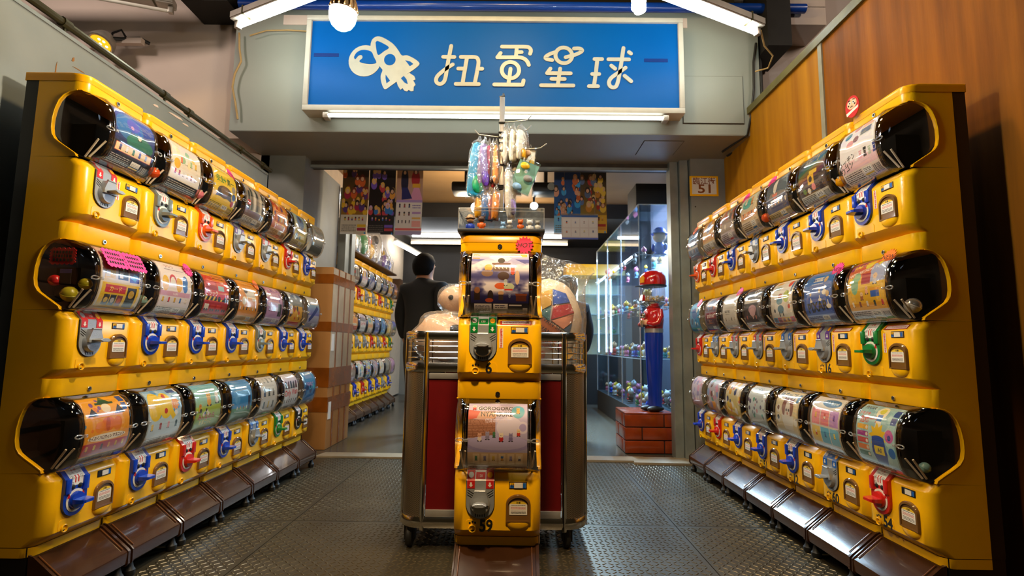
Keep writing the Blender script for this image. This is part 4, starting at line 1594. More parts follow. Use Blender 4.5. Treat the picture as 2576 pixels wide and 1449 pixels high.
# LED bulb hanging at the left, spiral lamp at the right
t = thing('led_bulb', 'beige finned bulb, lit, hanging in front of the sign at left', 'bulb', (-0.594, 1.63, 1.947), 0)
t.rotation_euler = (.10, .12, 0)
t.scale = (1.115, 1.115, 1.115)
b = MB()
b.lathe([(.0402, .032), (.0405, .020), (.038, .004), (.030, -.012), (.018, -.022), (.0001, -.026)], M['bulb'], (0, 0, 0), 24, 'z')
b.build('glow_dome', t, 60)
M['bulbbody'] = pm('beige_bulb_body', '#d8a86c', .45)
b = MB()
b.lathe([(.0402, .032), (.039, .040), (.034, .058), (.026, .075), (.018, .088), (.0165, .108), (.013, .114), (.0001, .115)], M['bulbbody'], (0, 0, 0), 24, 'z')
b.build('body', t, 50)
for k in range(16):
    a = 2 * PI * k / 16
    b = MB()
    P = [(.0405, .036), (.036, .056), (.028, .074), (.0195, .088)]
    b.loft([[(r * math.cos(a + da), r * math.sin(a + da), z) for da in (-.06, .06)] + [((r + .003) * math.cos(a), (r + .003) * math.sin(a), z)] for r, z in P], M['bulbbody'], True, True, True)
    b.build('fin', t, 0)
b = MB()
b.lathe([(.015, .112), (.017, .118), (.017, .150), (.008, .158)], M['wireblack'], (0, 0, 0), 12, 'z', True, True)
b.tube([(0, 0, .155), (.004, .0, .30), (0, .01, .9)], .004, M['wireblack'], 6)
b.build('socket_cord', t)

t = thing('spiral_bulb', 'white spiral lamp, lit, hanging over the right end of the sign', 'bulb', (0.404, 1.63, 1.993))
t.scale = (1.13, 1.13, 1.13)
b = MB()
P = []
for k in range(81):
    a = 2 * PI * 4.5 * k / 80
    r = .0155 if k < 72 else .0155 - (k - 72) * .0012
    P.append((r * math.cos(a), r * math.sin(a), .052 - .052 * k / 80))
b.tube(P, .0063, M['cfl'], 8)
b.build('spiral_tube', t, 60)
b = MB()
b.lathe([(.020, .056), (.022, .062), (.022, .085), (.014, .10), (.0135, .13), (.0001, .13)], M['white'], (0, 0, 0), 18, 'z', True)
b.build('base', t)
b = MB()
b.tube([(0, 0, .13), (.0, .0, .9)], .004, M['wireblack'], 6)
b.build('cord', t)

# amber spotlight on its bracket on the plaster beam
t = thing('spotlight', 'small amber spotlight on a bracket on the pale plaster beam', 'light', (-3.10, 3.62, 3.085))
hd = bpy.data.objects.new('lamp_head', None)
h = MB()
h.lathe([(.06, .06), (.075, .03), (.085, 0), (.09, -.035), (.078, -.035), (.07, -.028)], M['fixture'], (0, 0, 0), 20, 'z', True)
h = h.build('lamp_head', t)
h.rotation_euler = (-.55, .05, 0)
b = MB()
b.lathe([(.068, -.03), (.0001, -.03)], M['spot'], (0, 0, 0), 20, 'z')
for x, y in ((0, 0), (-.035, .01), (.035, .02), (-.012, .035), (.012, -.036), (.036, -.018)):
    b.ell((x, y, -.031), (.010, .010, .004), M['spotdot'], 8, 4)
b.build('led_panel', h, 0)
b = MB()
b.box(-.02, .24, .06, .10, .03, .075, M['beamwall'])
b.box(-.7, -.06, .15, .18, .04, .10, M['beamwall'])
b.tube([(.02, .05, .05), (.0, .08, .12), (.05, .1, .16), (.09, .1, .10)], .008, M['wireblack'], 8)
b.tube([(.05, .0, .03), (.09, .06, .06), (.2, .1, .09), (.24, .15, .08)], .014, M['wireblack'], 8)
b.build('bracket', t)
l = bpy.data.lights.new('amber_beam', 'SPOT')
l.energy = 10
l.color = (1, .6, .18)
l.spot_size = 1.9
l.shadow_soft_size = .06
lo = bpy.data.objects.new('amber_beam', l)
C.objects.link(lo)
lo.location = (-3.1, 3.50, 2.98)
lo.rotation_euler = (Vector((-.6, 2.2, .3)) - Vector(lo.location)).to_track_quat('-Z', 'Y').to_euler()

# loose wires on the facade
for name, lab, m, r, P in (
        ('cable', 'beige cable drooping down the edge between plaster beam and grey header', 'wirebeige', .007, [(-2.06, 3.58, 3.14), (-2.05, 3.58, 3.02), (-2.03, 3.58, 2.92), (-2.07, 3.58, 2.82), (-2.08, 3.58, 2.72), (-2.05, 3.58, 2.6), (-2.03, 3.59, 2.48)]),
        ('cable', 'thin beige cable from the left tube fitting along the sign top', 'wirebeige', .005, [(-1.98, 3.58, 3.12), (-1.86, 3.58, 3.16), (-1.7, 3.58, 3.165), (-1.5, 3.58, 3.155)]),
        ('cable', 'black cable hanging down the right end of the grey header', 'wireblack', .008, [(1.745, 3.59, 3.1), (1.72, 3.59, 2.95), (1.715, 3.59, 2.75), (1.69, 3.59, 2.55), (1.66, 3.6, 2.40), (1.60, 3.9, 2.39)]),
        ('cable', 'beige cable looped below the right tube fitting', 'wirebeige', .006, [(1.60, 3.22, 2.96), (1.66, 3.3, 2.90), (1.74, 3.35, 2.86), (1.73, 3.4, 2.80), (1.69, 3.5, 2.83)]),
        ('cable', 'thick black cable in the corner where header meets plywood', 'wireblack', .012, [(1.79, 3.63, 3.0), (1.785, 3.62, 2.7), (1.775, 3.62, 2.45), (1.72, 3.8, 2.38), (1.68, 4.0, 2.40)])):
    b = MB()
    b.tube(P, r, M[m], 6)
    tag(b.build(name, smooth=70), lab, 'cable')


# ---------------------------------------------------------------- shop sign
M['signblue'] = pm('sign_blue_film', '#0057a6', .45, var=.05, scale=1.5, spec=.12)
M['signtape'] = pm('dark_blue_tape', '#0a2f78', .3)
M['signwhite'] = pm('sign_white_film', '#b6b6aa', .4)
M['signframe'] = pm('sign_frame', '#c2bdb0', .45)
SX0, SX1, SZ0, SZ1, SY = -1.487, 1.143, 2.545, 3.185, 3.50


def sg(u, v):
    """artwork units of the sign (904 wide at the top) to metres on its face"""
    t = (v - 61) / 219.
    x = -.172 + (u - 1248 + 1.5 * t) * 2.63 / (904 - 19 * t)
    return x, SZ1 - (SZ1 - SZ0) * t


t = thing('shop_sign', 'long blue shop sign with white frame, rocket emblem and white lettering', 'sign', (0, 0, 0))
b = MB()
b.box(SX0, SX1, SY, SY + .11, SZ0, SZ1, M['signblue'])
b.build('sign_panel', t)
for x0, x1, z0, z1 in ((SX0 - .035, SX1 + .035, SZ1, SZ1 + .035), (SX0 - .035, SX1 + .035, SZ0 - .04, SZ0), (SX0 - .035, SX0, SZ0, SZ1), (SX1, SX1 + .035, SZ0, SZ1)):
    b = MB()
    b.rbox(x0, x1, SY - .02, SY + .11, z0, z1, M['signframe'], .004)
    b.build('frame_bar', t)


def stroke(b, P, w, m, y=SY - .006):
    """round-ended ribbon along a polyline, built as flat solid pieces"""
    P = [Vector(p) for p in P]
    r = w / 2
    out = []
    for i, p in enumerate(P):
        a = (P[i] - P[i - 1]).normalized() if i else (P[1] - P[0]).normalized()
        c = (P[i + 1] - P[i]).normalized() if i < len(P) - 1 else a
        n = (a + c)
        n = n.normalized() if n.length > .01 else a
        k = 1 / max(.5, n.dot(a))
        out.append((p, Vector((-n.y, n.x)) * r * k))
    V, F = [], []
    for p, n in out:
        for q in (p + n, p - n):
            V += [(q.x, y, q.y), (q.x, SY + .001, q.y)]
    for i in range(len(out) - 1):
        o = i * 4
        F += [(o, o + 2, o + 6, o + 4), (o, o + 4, o + 5, o + 1), (o + 2, o + 3, o + 7, o + 6)]
    b.add(V, F, m)
    for e, p in enumerate((P[0], P[-1])):
        b.prism([(p.x + r * math.cos(a), p.y + r * math.sin(a)) for a in [2 * PI * k / 14 for k in range(14)]], m, lambda x, z: (x, SY + .001, z), lambda x, z: (x, y - .0001 - .0001 * e, z))


def smooth_line(P, n=5):
    """Catmull-Rom through the points"""
    P = [Vector(p) for p in P]
    Q = []
    for i in range(len(P) - 1):
        a, p, q, d = P[max(i - 1, 0)], P[i], P[i + 1], P[min(i + 2, len(P) - 1)]
        for k in range(n):
            s = k / n
            Q.append(.5 * ((2 * p) + (q - a) * s + (2 * a - 5 * p + 4 * q - d) * s * s + (3 * p - a - 3 * q + d) * s ** 3))
    return Q + [P[-1]]


def glyph(name, strokes, ox, oy):
    b = MB()
    for q, (kind, P) in enumerate(strokes):
        if kind == 'o':
            cx, cy, r = P
            P = [(cx + r * math.cos(a), cy + r * math.sin(a)) for a in [2 * PI * k / 28 for k in range(29)]]
        elif kind == 'c':
            P = smooth_line(P)
        stroke(b, [sg(p[0] / 9.057 + ox, p[1] / 9.057 + oy) for p in P], .0273, M['signwhite'], SY - .006 - q * .0004)
    return b.build(name, t, 0)


glyph('lettering', [('c', [(565, 310), (545, 430), (525, 560), (500, 720), (480, 900), (455, 1070), (420, 1160), (345, 1205), (275, 1170), (255, 1100), (290, 1010), (400, 900), (500, 820), (610, 745)]), ('l', [(395, 570), (640, 570)]),
      ('c', [(785, 568), (950, 568), (1090, 570), (1150, 600), (1175, 680), (1165, 800), (1140, 960), (1120, 1080), (1100, 1190)]), ('l', [(920, 580), (890, 800), (860, 1000), (835, 1190)]), ('l', [(735, 843), (860, 843)]), ('l', [(1160, 843), (1258, 843)]), ('l', [(690, 1202), (1190, 1202)])], 1080, 90)
glyph('lettering', [('c', [(1690, 318), (1900, 318), (2230, 318), (2300, 345), (2330, 400), (2312, 480)]), ('l', [(2020, 330), (2000, 550)]), ('l', [(2010, 445), (2125, 445)]),
      ('l', [(1660, 470), (1590, 572)]), ('c', [(1590, 570), (1800, 570), (2060, 568), (2180, 600), (2250, 670), (2282, 745)]), ('o', (1878, 870, 190)), ('l', [(1880, 840), (1860, 1000), (1835, 1190)]), ('l', [(1528, 1208), (2140, 1208)]), ('l', [(2165, 1110), (2145, 1205)])], 1080, 90)
glyph('lettering', [('o', (700, 510, 184)), ('c', [(740, 555), (860, 520), (960, 490), (1060, 440), (1105, 400), (1085, 360), (1020, 345), (930, 350)]), ('c', [(510, 440), (400, 480), (310, 540), (300, 585), (350, 610), (440, 625)]),
      ('l', [(400, 825), (325, 930)]), ('l', [(325, 932), (840, 932)]), ('l', [(612, 825), (590, 960), (555, 1200)]), ('l', [(420, 1065), (705, 1065)]), ('l', [(192, 1215), (890, 1215)])], 1340, 90)
glyph('lettering', [('l', [(1375, 590), (1540, 590)]), ('l', [(1435, 600), (1395, 900), (1340, 1215)]), ('l', [(1310, 940), (1462, 940)]), ('l', [(1230, 1224), (1425, 1224)]), ('l', [(1680, 595), (2130, 595)]),
      ('c', [(2022, 330), (1990, 500), (1950, 720), (1900, 960), (1865, 1110), (1820, 1220), (1755, 1250), (1690, 1220), (1668, 1130), (1720, 1030), (1850, 930), (1950, 860), (2045, 790)]), ('l', [(2140, 425), (2180, 458)]), ('l', [(1735, 745), (1815, 815)]), ('l', [(2015, 980), (2150, 1105)])], 1340, 90)


def flat(b, P, m, y, c=True, y0=SY + .001):
    Q = [sg(p[0] / 8.05 + 870, p[1] / 8.05 + 80) for p in P]
    b.prism(Q, m, lambda x, z: (x, y0, z), lambda x, z: (x, y, z))


b = MB()
Wm, Bm = M['signwhite'], M['signblue']
cir = lambda x, y, rx, ry, n=28: [(x + rx * math.cos(2 * PI * k / n), y + ry * math.sin(2 * PI * k / n)) for k in range(n)]
flat(b, cir(505, 680, 317, 326), Wm, SY - .004)
flat(b, smooth_line([(600, 430), (600, 320), (630, 225), (720, 168), (840, 195), (1000, 290), (1090, 375), (1160, 470), (1230, 565), (1330, 560), (1460, 620), (1560, 695), (1575, 755), (1480, 850), (1385, 920), (1250, 1020), (1150, 1110), (1050, 1190), (950, 1265), (900, 1230), (850, 1100), (838, 980), (865, 870), (810, 800), (740, 640), (660, 500), (600, 430)], 3), Wm, SY - .005)
flat(b, [(1150, 1100), (1180, 1190), (1235, 1275), (1275, 1240), (1310, 1290), (1365, 1310), (1395, 1275), (1440, 1305), (1490, 1295), (1490, 1210), (1525, 1170), (1475, 1080), (1518, 1060), (1490, 990), (1390, 925), (1250, 1010)], Wm, SY - .0055)
b.build('emblem', t, 0)
for P in (smooth_line([(695, 300), (730, 268), (850, 320), (965, 402), (870, 480), (765, 560), (720, 450), (695, 300)], 3), cir(997, 655, 113, 118),
          smooth_line([(288, 610), (330, 520), (420, 462), (530, 460), (630, 500), (680, 600), (735, 715), (640, 748), (500, 735), (400, 695), (455, 630), (450, 580), (410, 560), (360, 590), (315, 650), (288, 610)], 3),
          [(1300, 665), (1400, 690), (1460, 740), (1395, 788)], [(932, 965), (1025, 1090), (960, 1145), (935, 1050)], [(1232, 1040), (1288, 990), (1345, 1060), (1375, 1160), (1310, 1130)]):
    b = MB()
    flat(b, P, Bm, SY - .0068, y0=SY - .003)
    b.build('emblem_cutout', t, 0)
for u0, u1, v0, v1 in ((807, 868, 145, 154), (1612, 1670, 152, 161)):
    b = MB()
    (x0, z0), (x1, z1) = sg(u0, v1), sg(u1, v0)
    b.box(x0, x1, SY - .002, SY + .001, z0, z1, M['signtape'])
    b.build('patch_tape', t, 0)


# ---------------------------------------------------------------- house number plate, socket box
t = thing('number_plate', 'yellow house number plate reading 51 on the grey right pillar', 'sign', (1.513, 4.075, 2.17))
b = MB()
b.rbox(-.115, .115, -.004, .004, -.083, .083, M['yellow'], .002)
b.build('plate', t)
b = MB()
b.box(-.098, .098, -.006, -.003, -.068, .068, M['white'])
b.build('face', t)
M['numbrown'] = pm('brown_lettering', '#8a4a12', .5)
b = MB()
b.text('臨江街', .062, lambda x, z: (x, -.0068, z + .017), M['numbrown'], 'c', .012)
b.text('51', .10, lambda x, z: (x * 1.3, -.0068, z - .058), M['numbrown'], 'c', .02)
b.build('lettering', t, 0)
t = thing('socket_box', 'small yellow socket box hanging from the black cable beside the plywood', 'socket', (1.765, 4.05, 2.33))
b = MB()
b.rbox(-.028, .028, -.02, .02, -.06, .06, M['cap'], .006)
b.build('case', t)
b = MB()
b.box(-.01, .012, -.022, -.019, .02, .035, M['p_orange'])
b.box(-.012, .012, -.022, -.019, -.03, -.02, M['ink'])
b.build('switch', t)
b = MB()
b.tube([(0, 0, .06), (.0, -.01, .10), (.02, -.02, .13)], .012, M['red'], 8)
b.build('red_plug', t)


# ---------------------------------------------------------------- the two long banks of machines and the pair in the middle
DZU = .526
Z0 = .238
ORD = ['nearest', 'second nearest', 'third nearest', 'middle', 'third farthest', 'second farthest', 'farthest']
# poster, dial, arrow colour, price, words on the poster, extras
LEFT = [[('underwater', 'metal', 'red', None, 'dark underwater paper', dict(stickers='v')), ('snack', 'grey', '', None, 'pale snack paper', dict(stickers='v')), ('safety', 'orange', '', None, 'yellow safety helmet paper', dict(stickers='v', star=('pink', .10, .43))),
         ('street', 'metal', 'purple', None, 'grey street paper', dict(stickers='v')), ('orangefest', 'metal', 'red', None, 'orange festival paper', dict(stickers='v')), ('seaside', 'red', '', None, 'yellow and blue paper', dict(stickers='v')), ('silver', 'blue', '', None, 'dull silver paper', {})],
        [('cards', 'metal', 'red', '120', 'trading card paper', {}), ('pastel', 'blue', '', None, 'white and pink paper', dict(star=('pink', .10, .42))), ('trucks', 'blue', '', None, 'red truck paper', {}), ('cow', 'blue', '', None, 'orange animal paper', dict(star=('orange', .11, .425))),
         ('lilac', 'grey', '', None, 'lilac paper', {}), ('bugs', 'blue', '', None, 'blue and orange paper', {}), ('rocketpen', 'blue', '', None, 'silver blue paper', {})],
        [('halloween', 'blue', '', None, 'orange halloween paper', dict(win=1)), ('bubbles', 'blue', '', None, 'blue bubble paper', dict(win=1)), ('meadow', 'red', '', None, 'meadow paper', {}), ('sky', 'blue', '', None, 'sky blue paper', {}), ('greycats', 'metal', 'blue', None, 'pale grey paper', {}),
         ('dogs', 'green', '', None, 'white paper with red words', {}), ('deepblue', 'black', '', None, 'deep blue paper', {})]]
RIGHT = [[('wagon', 'blue', '', None, 'pink kitchen cart paper', dict(stickers='v')), ('rainbow', 'blue', '', None, 'dark rainbow paper', {}), ('bath', 'blue', '', None, 'dark blue grey paper', dict(stickers='v', star=('pink', -.10, .43))), ('bunnies', 'metal', 'blue', None, 'teal and orange animal paper', dict(star=('pink', -.10, .43))),
          ('cafe', 'blue', '', None, 'brown cafe paper', dict(stickers='v')), ('orangecup', 'red', '', None, 'orange cup paper', dict(stickers='v')), ('blues', 'orange', '', None, 'blue paper', dict(stickers='v', star=('orange', .0, .42)))],
         [('birthday', 'green', '', None, 'yellow birthday paper', dict(stickers='vl', star=('orange', .06, .435))), ('lamps', 'metal', 'purple', None, 'blue desk lamp paper', dict(stickers='vl', win=1, number='16', star=('pink', .09, .43))), ('painted', 'metal', 'blue', None, 'white painted animal paper', dict(stickers='vl')),
          ('panda', 'metal', 'red', None, 'dark panda paper', dict(stickers='vl')), ('plainwhite', 'metal', 'red', None, 'plain white paper', dict(stickers='vl', star=('pink', .07, .43))), ('robot', 'metal', 'blue', None, 'dark red paper', dict(stickers='vl')), ('ocean', 'red', '', None, 'bright blue paper', dict(stickers='vl', star=('hot', .05, .42)))],
         [('barrel', 'red', '', None, 'pale blue barrel paper', dict(win=1, number='54')), ('sports', 'metal', 'blue', '100', 'colourful sports paper', dict(win=1, number='60')), ('catcup', 'blue', '', None, 'cream cat paper', dict(win=1, number='12')), ('minis', 'blue', '', None, 'white and mint paper', dict(number='51')),
          ('yellowmix', 'blue', '', None, 'yellow dotted paper', {}), ('mixed', 'red', '', None, 'mixed colour paper', {}), ('lavender', 'blue', '', None, 'lavender paper', {})]]
DIALW = {'metal': 'steel'}
for side, rows, x, y0, rz in (('left', LEFT, -1.476, 1.8526, PI / 2), ('right', RIGHT, 1.3245, 1.8769, -PI / 2)):
    for i in range(7):
        y = y0 + .3 * i
        base('brown sloped tray base under the %s column of the %s bank' % (ORD[i], side), (x, y, 0), rz, 'tray bases under the %s bank' % side)
        for j in range(3):
            po, dial, arrow, price, words, ex = rows[j][i]
            lab = '%s bank, %s row, %s: yellow capsule machine, %s, %s dial' % (side, ('top', 'middle', 'bottom')[j], ORD[i], words, DIALW.get(dial, dial))
            machine(lab, (x, y, Z0 + (2 - j) * DZU), rz, PM[po], dial, arrow or 'red', price, top=(j == 0), group='capsule machines of the %s bank' % side, **ex)

base('brown sloped tray base under the two stacked centre machines', (-.054, 1.825, 0), 0, None)
machine('upper yellow capsule machine of the centre pair, number 6, mountain paper', (-.054, 1.825, Z0 + DZU), 0, PM['fuji'], 'metal', 'green', '150', '6', True, ('hot', .085, .468), 'vl', 0, 'stacked centre capsule machines')
machine('lower yellow capsule machine of the centre pair, number 59, cat figurine paper', (-.054, 1.825, Z0), 0, PM['goro'], 'metal', 'red', '120', '59', False, None, '', 0, 'stacked centre capsule machines')


# scalloped notes, red round sticker and capsules seen in the end drums
def note(name, label, loc, rot, w, h, m, lines=3, group=None):
    t = thing(name, label, 'note', loc, 0, group)
    t.rotation_euler = rot
    b = MB()
    P = []
    n = 5
    for (x0, y0), (x1, y1) in (((-w, -h), (w, -h)), ((w, -h), (w, h)), ((w, h), (-w, h)), ((-w, h), (-w, -h))):
        for k in range(n):
            for s in range(3):
                u = (k + s / 3) / n
                nx, ny = (y1 - y0), -(x1 - x0)
                q = math.hypot(nx, ny)
                a = .006 * math.sin(PI * s / 3)
                P.append((x0 + (x1 - x0) * u + nx / q * a, y0 + (y1 - y0) * u + ny / q * a))
    b.prism(P, m, lambda x, z: (x, .0008, z), lambda x, z: (x, -.0008, z))
    b.build('paper', t, 0)
    b = MB()
    for k in range(lines):
        r = random.Random(k + 3)
        x = -w * .8
        while x < w * .75:
            q = r.uniform(.004, .009)
            b.box(x, x + q, -.0013, -.0008, h * .6 - k * h * .55 - .006, h * .6 - k * h * .55 + .004, M['ink'])
            x += q + .004
    b.build('handwriting', t, 0)


XL, YL = -1.476, 1.8526
note('paper_note', 'pink scalloped note with handwriting on the drum of the trading card machine, nearer', (XL + .054, YL - .045, Z0 + DZU + .395), (-.55, 0, PI / 2), .044, .034, M['pink'], 3, 'pink scalloped notes')
note('paper_note', 'pink scalloped note with handwriting on the drum of the trading card machine, farther', (XL + .054, YL + .05, Z0 + DZU + .395), (-.55, 0, PI / 2), .044, .034, M['pink'], 3, 'pink scalloped notes')
M['rednote'] = pm('red_paper', '#d8141c', .6)
note('paper_note', 'red scalloped note inside the dark end of the trading card machine drum', (XL - .05, YL - .138, Z0 + DZU + .388), (0, 0, 0), .040, .024, M['rednote'], 3)
b = MB()
b.box(-.019, .019, -.001, .001, -.025, .025, M['ink'])
b.box(-.019, .019, -.0012, .0011, .012, .026, pm('mauve_card', '#6a5f9c', .5))
tag(b.build('price_card', loc=(XL - .035, YL - .137, Z0 + DZU + .318)), 'dark card with mauve head inside the end of the trading card drum', 'card')

t = thing('round_sticker', 'red doll-shaped sticker standing on the nearest right top machine', 'sticker', (1.332, 1.975, 1.832), -PI / 2 + .15)
b = MB()
b.prism([(.034 * math.cos(a), .044 * math.sin(a)) for a in [2 * PI * k / 24 for k in range(24)]], M['red'], lambda x, z: (x, .0015, z), lambda x, z: (x, -.0015, z))
b.build('disc', t, 0)
b = MB()
M['skin2'] = pm('pale_face_print', '#f0b48c', .5)
b.prism([(.024 * math.cos(a), .012 + .022 * math.sin(a)) for a in [2 * PI * k / 20 for k in range(20)]], M['skin2'], lambda x, z: (x, -.001, z), lambda x, z: (x, -.0022, z))
for sx in (-1, 1):
    b.prism([(sx * .009 + .0065 * math.cos(a), .016 + .0065 * math.sin(a)) for a in [2 * PI * k / 12 for k in range(12)]], M['white'], lambda x, z: (x, -.002, z), lambda x, z: (x, -.003, z))
    b.prism([(sx * .009 + .003 * math.cos(a), .016 + .003 * math.sin(a)) for a in [2 * PI * k / 10 for k in range(10)]], M['ink'], lambda x, z: (x, -.0028, z), lambda x, z: (x, -.0036, z))
    b.tube([(sx * .006, -.003, .028), (sx * .016, -.003, .026)], .0018, M['ink'], 5)
    b.tube([(sx * .014, -.003, .004), (sx * .017, -.003, .010)], .002, M['ink'], 5)
b.tube([(-.006, -.003, -.001), (0, -.003, .003), (.006, -.003, -.001)], .0012, M['ink'], 5)
b.build('face', t, 0)
b = MB()
b.prism([(-.028, -.032), (.028, -.014), (.03, -.004), (-.03, -.020)], M['white'], lambda x, z: (x, -.001, z), lambda x, z: (x, -.002, z))
b.build('banner', t, 0)


def capsule(label, loc, r, m, rot=.4):
    t = thing('capsule', label, 'capsule', loc, 0)
    t.rotation_euler = (rot, .3, .2)
    b = MB()
    b.lathe([(r * math.cos(a) if a > -PI / 2 + .01 else .0004, r * math.sin(a)) for a in [-PI / 2 + PI / 2 * k / 6 for k in range(7)]], m, (0, 0, 0), 16)
    b.build('lower_half', t, 60)
    b = MB()
    b.lathe([(r * math.cos(a) if a < PI / 2 - .01 else .0004, r * math.sin(a)) for a in [PI / 2 * k / 6 for k in range(7)]], M['clearbit'] if 'clear' in label else m, (0, 0, 0), 16)
    b.build('upper_half', t, 60)
    b = MB()
    b.lathe([(r * 1.0, -.0025), (r * 1.04, -.001), (r * 1.04, .002), (r * 1.0, .003)], m, (0, 0, 0), 20)
    b.build('rim', t)


M['capyel'] = pm('yellow_green_capsule', '#b0a420', .3)
M['capred'] = pm('red_capsule', '#b8161c', .25)
M['caporange'] = pm('orange_capsule', '#d8501c', .25)
M['capwhite'] = pm('white_capsule', '#d8d4cc', .25)
M['capteal'] = pm('teal_capsule', '#7aa09a', .25)
capsule('red capsule in the dark end of the trading card machine drum', (XL - .090, YL - .114, Z0 + DZU + .308), .019, M['capred'])
capsule('olive yellow capsule low in the end of the trading card machine drum', (XL - .040, YL - .108, Z0 + DZU + .262), .026, M['capyel'])
capsule('small olive capsule behind the dark card in the trading card machine', (XL - .008, YL - .085, Z0 + DZU + .300), .020, M['capyel'])
XR, YR = 1.3245, 1.8769
capsule('clear and white capsule in the nearest end of the birthday machine drum', (XR + .028, YR - .112, Z0 + DZU + .258), .026, M['capwhite'])
capsule('teal capsule at the bottom of the barrel paper machine drum', (XR + .03, YR - .11, Z0 + .250), .017, M['capteal'])
capsule('orange capsule in the drum of the teal and orange animal machine', (XR - .015, YR + .9 - .115, Z0 + 2 * DZU + .262), .024, M['caporange'])
capsule('orange capsule in the drum of the pale snack machine', (XL + .0, YL + .3 - .118, Z0 + 2 * DZU + .262), .022, M['caporange'])
capsule('pink capsule in the drum of the yellow safety machine', (XL + .0, YL + .6 - .118, Z0 + 2 * DZU + .262), .022, pm('pink_capsule', '#d87a8a', .25))
capsule('grey green capsule in the drum of the white and pink machine', (XL - .005, YL + .3 - .118, Z0 + DZU + .266), .022, M['capteal'])
capsule('yellow capsule in the drum of the dark rainbow machine', (XR + .0, YR + .3 - .118, Z0 + 2 * DZU + .262), .022, M['cap'])


# ---------------------------------------------------------------- chrome trolley with red panels
M['cartred'] = pm('dark_red_panel', '#64080a', .35, var=.08)
M['alu'] = pm('brushed_metal', '#b9b4ac', .32, .65, var=.1)


def perforated():
    m, N, L, b = newmat('perforated_steel')
    tc = N.new('ShaderNodeTexCoord')
    sp = N.new('ShaderNodeSeparateXYZ')
    L.new(tc.outputs['UV'], sp.inputs[0])
    def wave(out, k):
        a = N.new('ShaderNodeMath'); a.operation = 'MULTIPLY'; a.inputs[1].default_value = k
        L.new(out, a.inputs[0])
        s = N.new('ShaderNodeMath'); s.operation = 'SINE'
        L.new(a.outputs[0], s.inputs[0])
        return s.outputs[0]
    mu = N.new('ShaderNodeMath'); mu.operation = 'MULTIPLY'
    L.new(wave(sp.outputs[0], 2 * PI * 20), mu.inputs[0])
    L.new(wave(sp.outputs[1], 2 * PI * 76), mu.inputs[1])
    g = N.new('ShaderNodeMath'); g.operation = 'GREATER_THAN'; g.inputs[1].default_value = .25
    L.new(mu.outputs[0], g.inputs[0])
    mx = N.new('ShaderNodeMix'); mx.data_type = 'RGBA'
    mx.inputs[6].default_value = lin('#8f7f68')
    mx.inputs[7].default_value = lin('#17120c')
    L.new(g.outputs[0], mx.inputs[0])
    L.new(mx.outputs[2], b.inputs['Base Color'])
    b.inputs['Metallic'].default_value = .7
    b.inputs['Roughness'].default_value = .35
    return m


M['perf'] = perforated()
CX0, CX1, CY0, CY1 = -.492, .322, 2.29, 2.86


def rrect(o, r=.10, n=6):
    """rounded rectangle outline of the trolley, offset inwards by o"""
    P = []
    for cx, cy, a0 in ((CX1 - r, CY0 + r, -PI / 2), (CX1 - r, CY1 - r, 0), (CX0 + r, CY1 - r, PI / 2), (CX0 + r, CY0 + r, PI)):
        P += [(cx + (r - o) * math.cos(a0 + PI / 2 * k / n), cy + (r - o) * math.sin(a0 + PI / 2 * k / n)) for k in range(n + 1)]
    return P


t = thing('trolley', 'chrome trolley with dark red panels and wire basket top behind the centre machines', 'trolley')
for z0, z1, o in ((.098, .142, -.006), (.752, .792, -.004), (.893, .930, -.004)):
    b = MB()
    P, Q = rrect(o), rrect(o + .022)
    h = (z1 - z0) * .3
    b.loft([[(x, y, z0) for x, y in Q], [(x, y, z0) for x, y in rrect(o + .006)], [(x, y, z0 + h) for x, y in P], [(x, y, z1 - h) for x, y in P], [(x, y, z1) for x, y in rrect(o + .006)], [(x, y, z1) for x, y in Q], [(x, y, z0) for x, y in Q]], M['chrome'], True)
    b.build('rim', t)
for cx, cy, a0 in ((CX1 - .1, CY0 + .1, -PI / 2), (CX1 - .1, CY1 - .1, 0), (CX0 + .1, CY1 - .1, PI / 2), (CX0 + .1, CY0 + .1, PI)):
    b = MB()
    V, U = [], []
    for z, v in ((.142, 0), (.752, 1)):
        for k in range(9):
            a = a0 + PI / 2 * k / 8
            V.append((cx + .094 * math.cos(a), cy + .094 * math.sin(a), z))
            U.append((k / 8, v))
    b.add(V, [(k, k + 1, k + 10, k + 9) for k in range(8)], M['perf'], U)
    b.build('corner_sheet', t)
for x, y in ((CX0 + .105, CY0 + .004), (CX1 - .105, CY0 + .004), (CX0 + .105, CY1 - .004), (CX1 - .105, CY1 - .004), (CX0 + .004, CY0 + .105), (CX0 + .004, CY1 - .105), (CX1 - .004, CY0 + .105), (CX1 - .004, CY1 - .105)):
    b = MB()
    b.tube([(x, y, .09), (x, y, .925)], .0115, M['chrome'], 10)
    b.build('post', t)
for y in (CY0 + .014, CY1 - .014):
    b = MB()
    b.box(CX0 + .118, CX1 - .118, y - .004, y + .004, .15, .745, M['cartred'])
    b.build('red_panel', t)
for z0, z1 in ((.142, .172), (.722, .748)):
    b = MB()
    b.rbox(CX0 + .118, CX1 - .118, CY0 + .002, CY0 + .012, z0, z1, M['alu'], .003)
    b.build('panel_strip', t)
for x in (CX0 + .012, CX1 - .012):
    b = MB()
    b.box(x - .004, x + .004, CY0 + .118, CY1 - .118, .142, .752, M['cartred'])
    b.build('side_panel', t)
b = MB()
b.box(CX0 + .04, CX1 - .04, CY0 + .03, CY1 - .03, .755, .768, M['alu'])
b.build('basket_floor', t)
for z in (.812, .838, .864, .884):
    b = MB()
    P = [(x, y, z) for x, y in rrect(.008)]
    b.tube(P + [P[0]], .0028, M['chrome'], 6)
    b.build('wire', t)
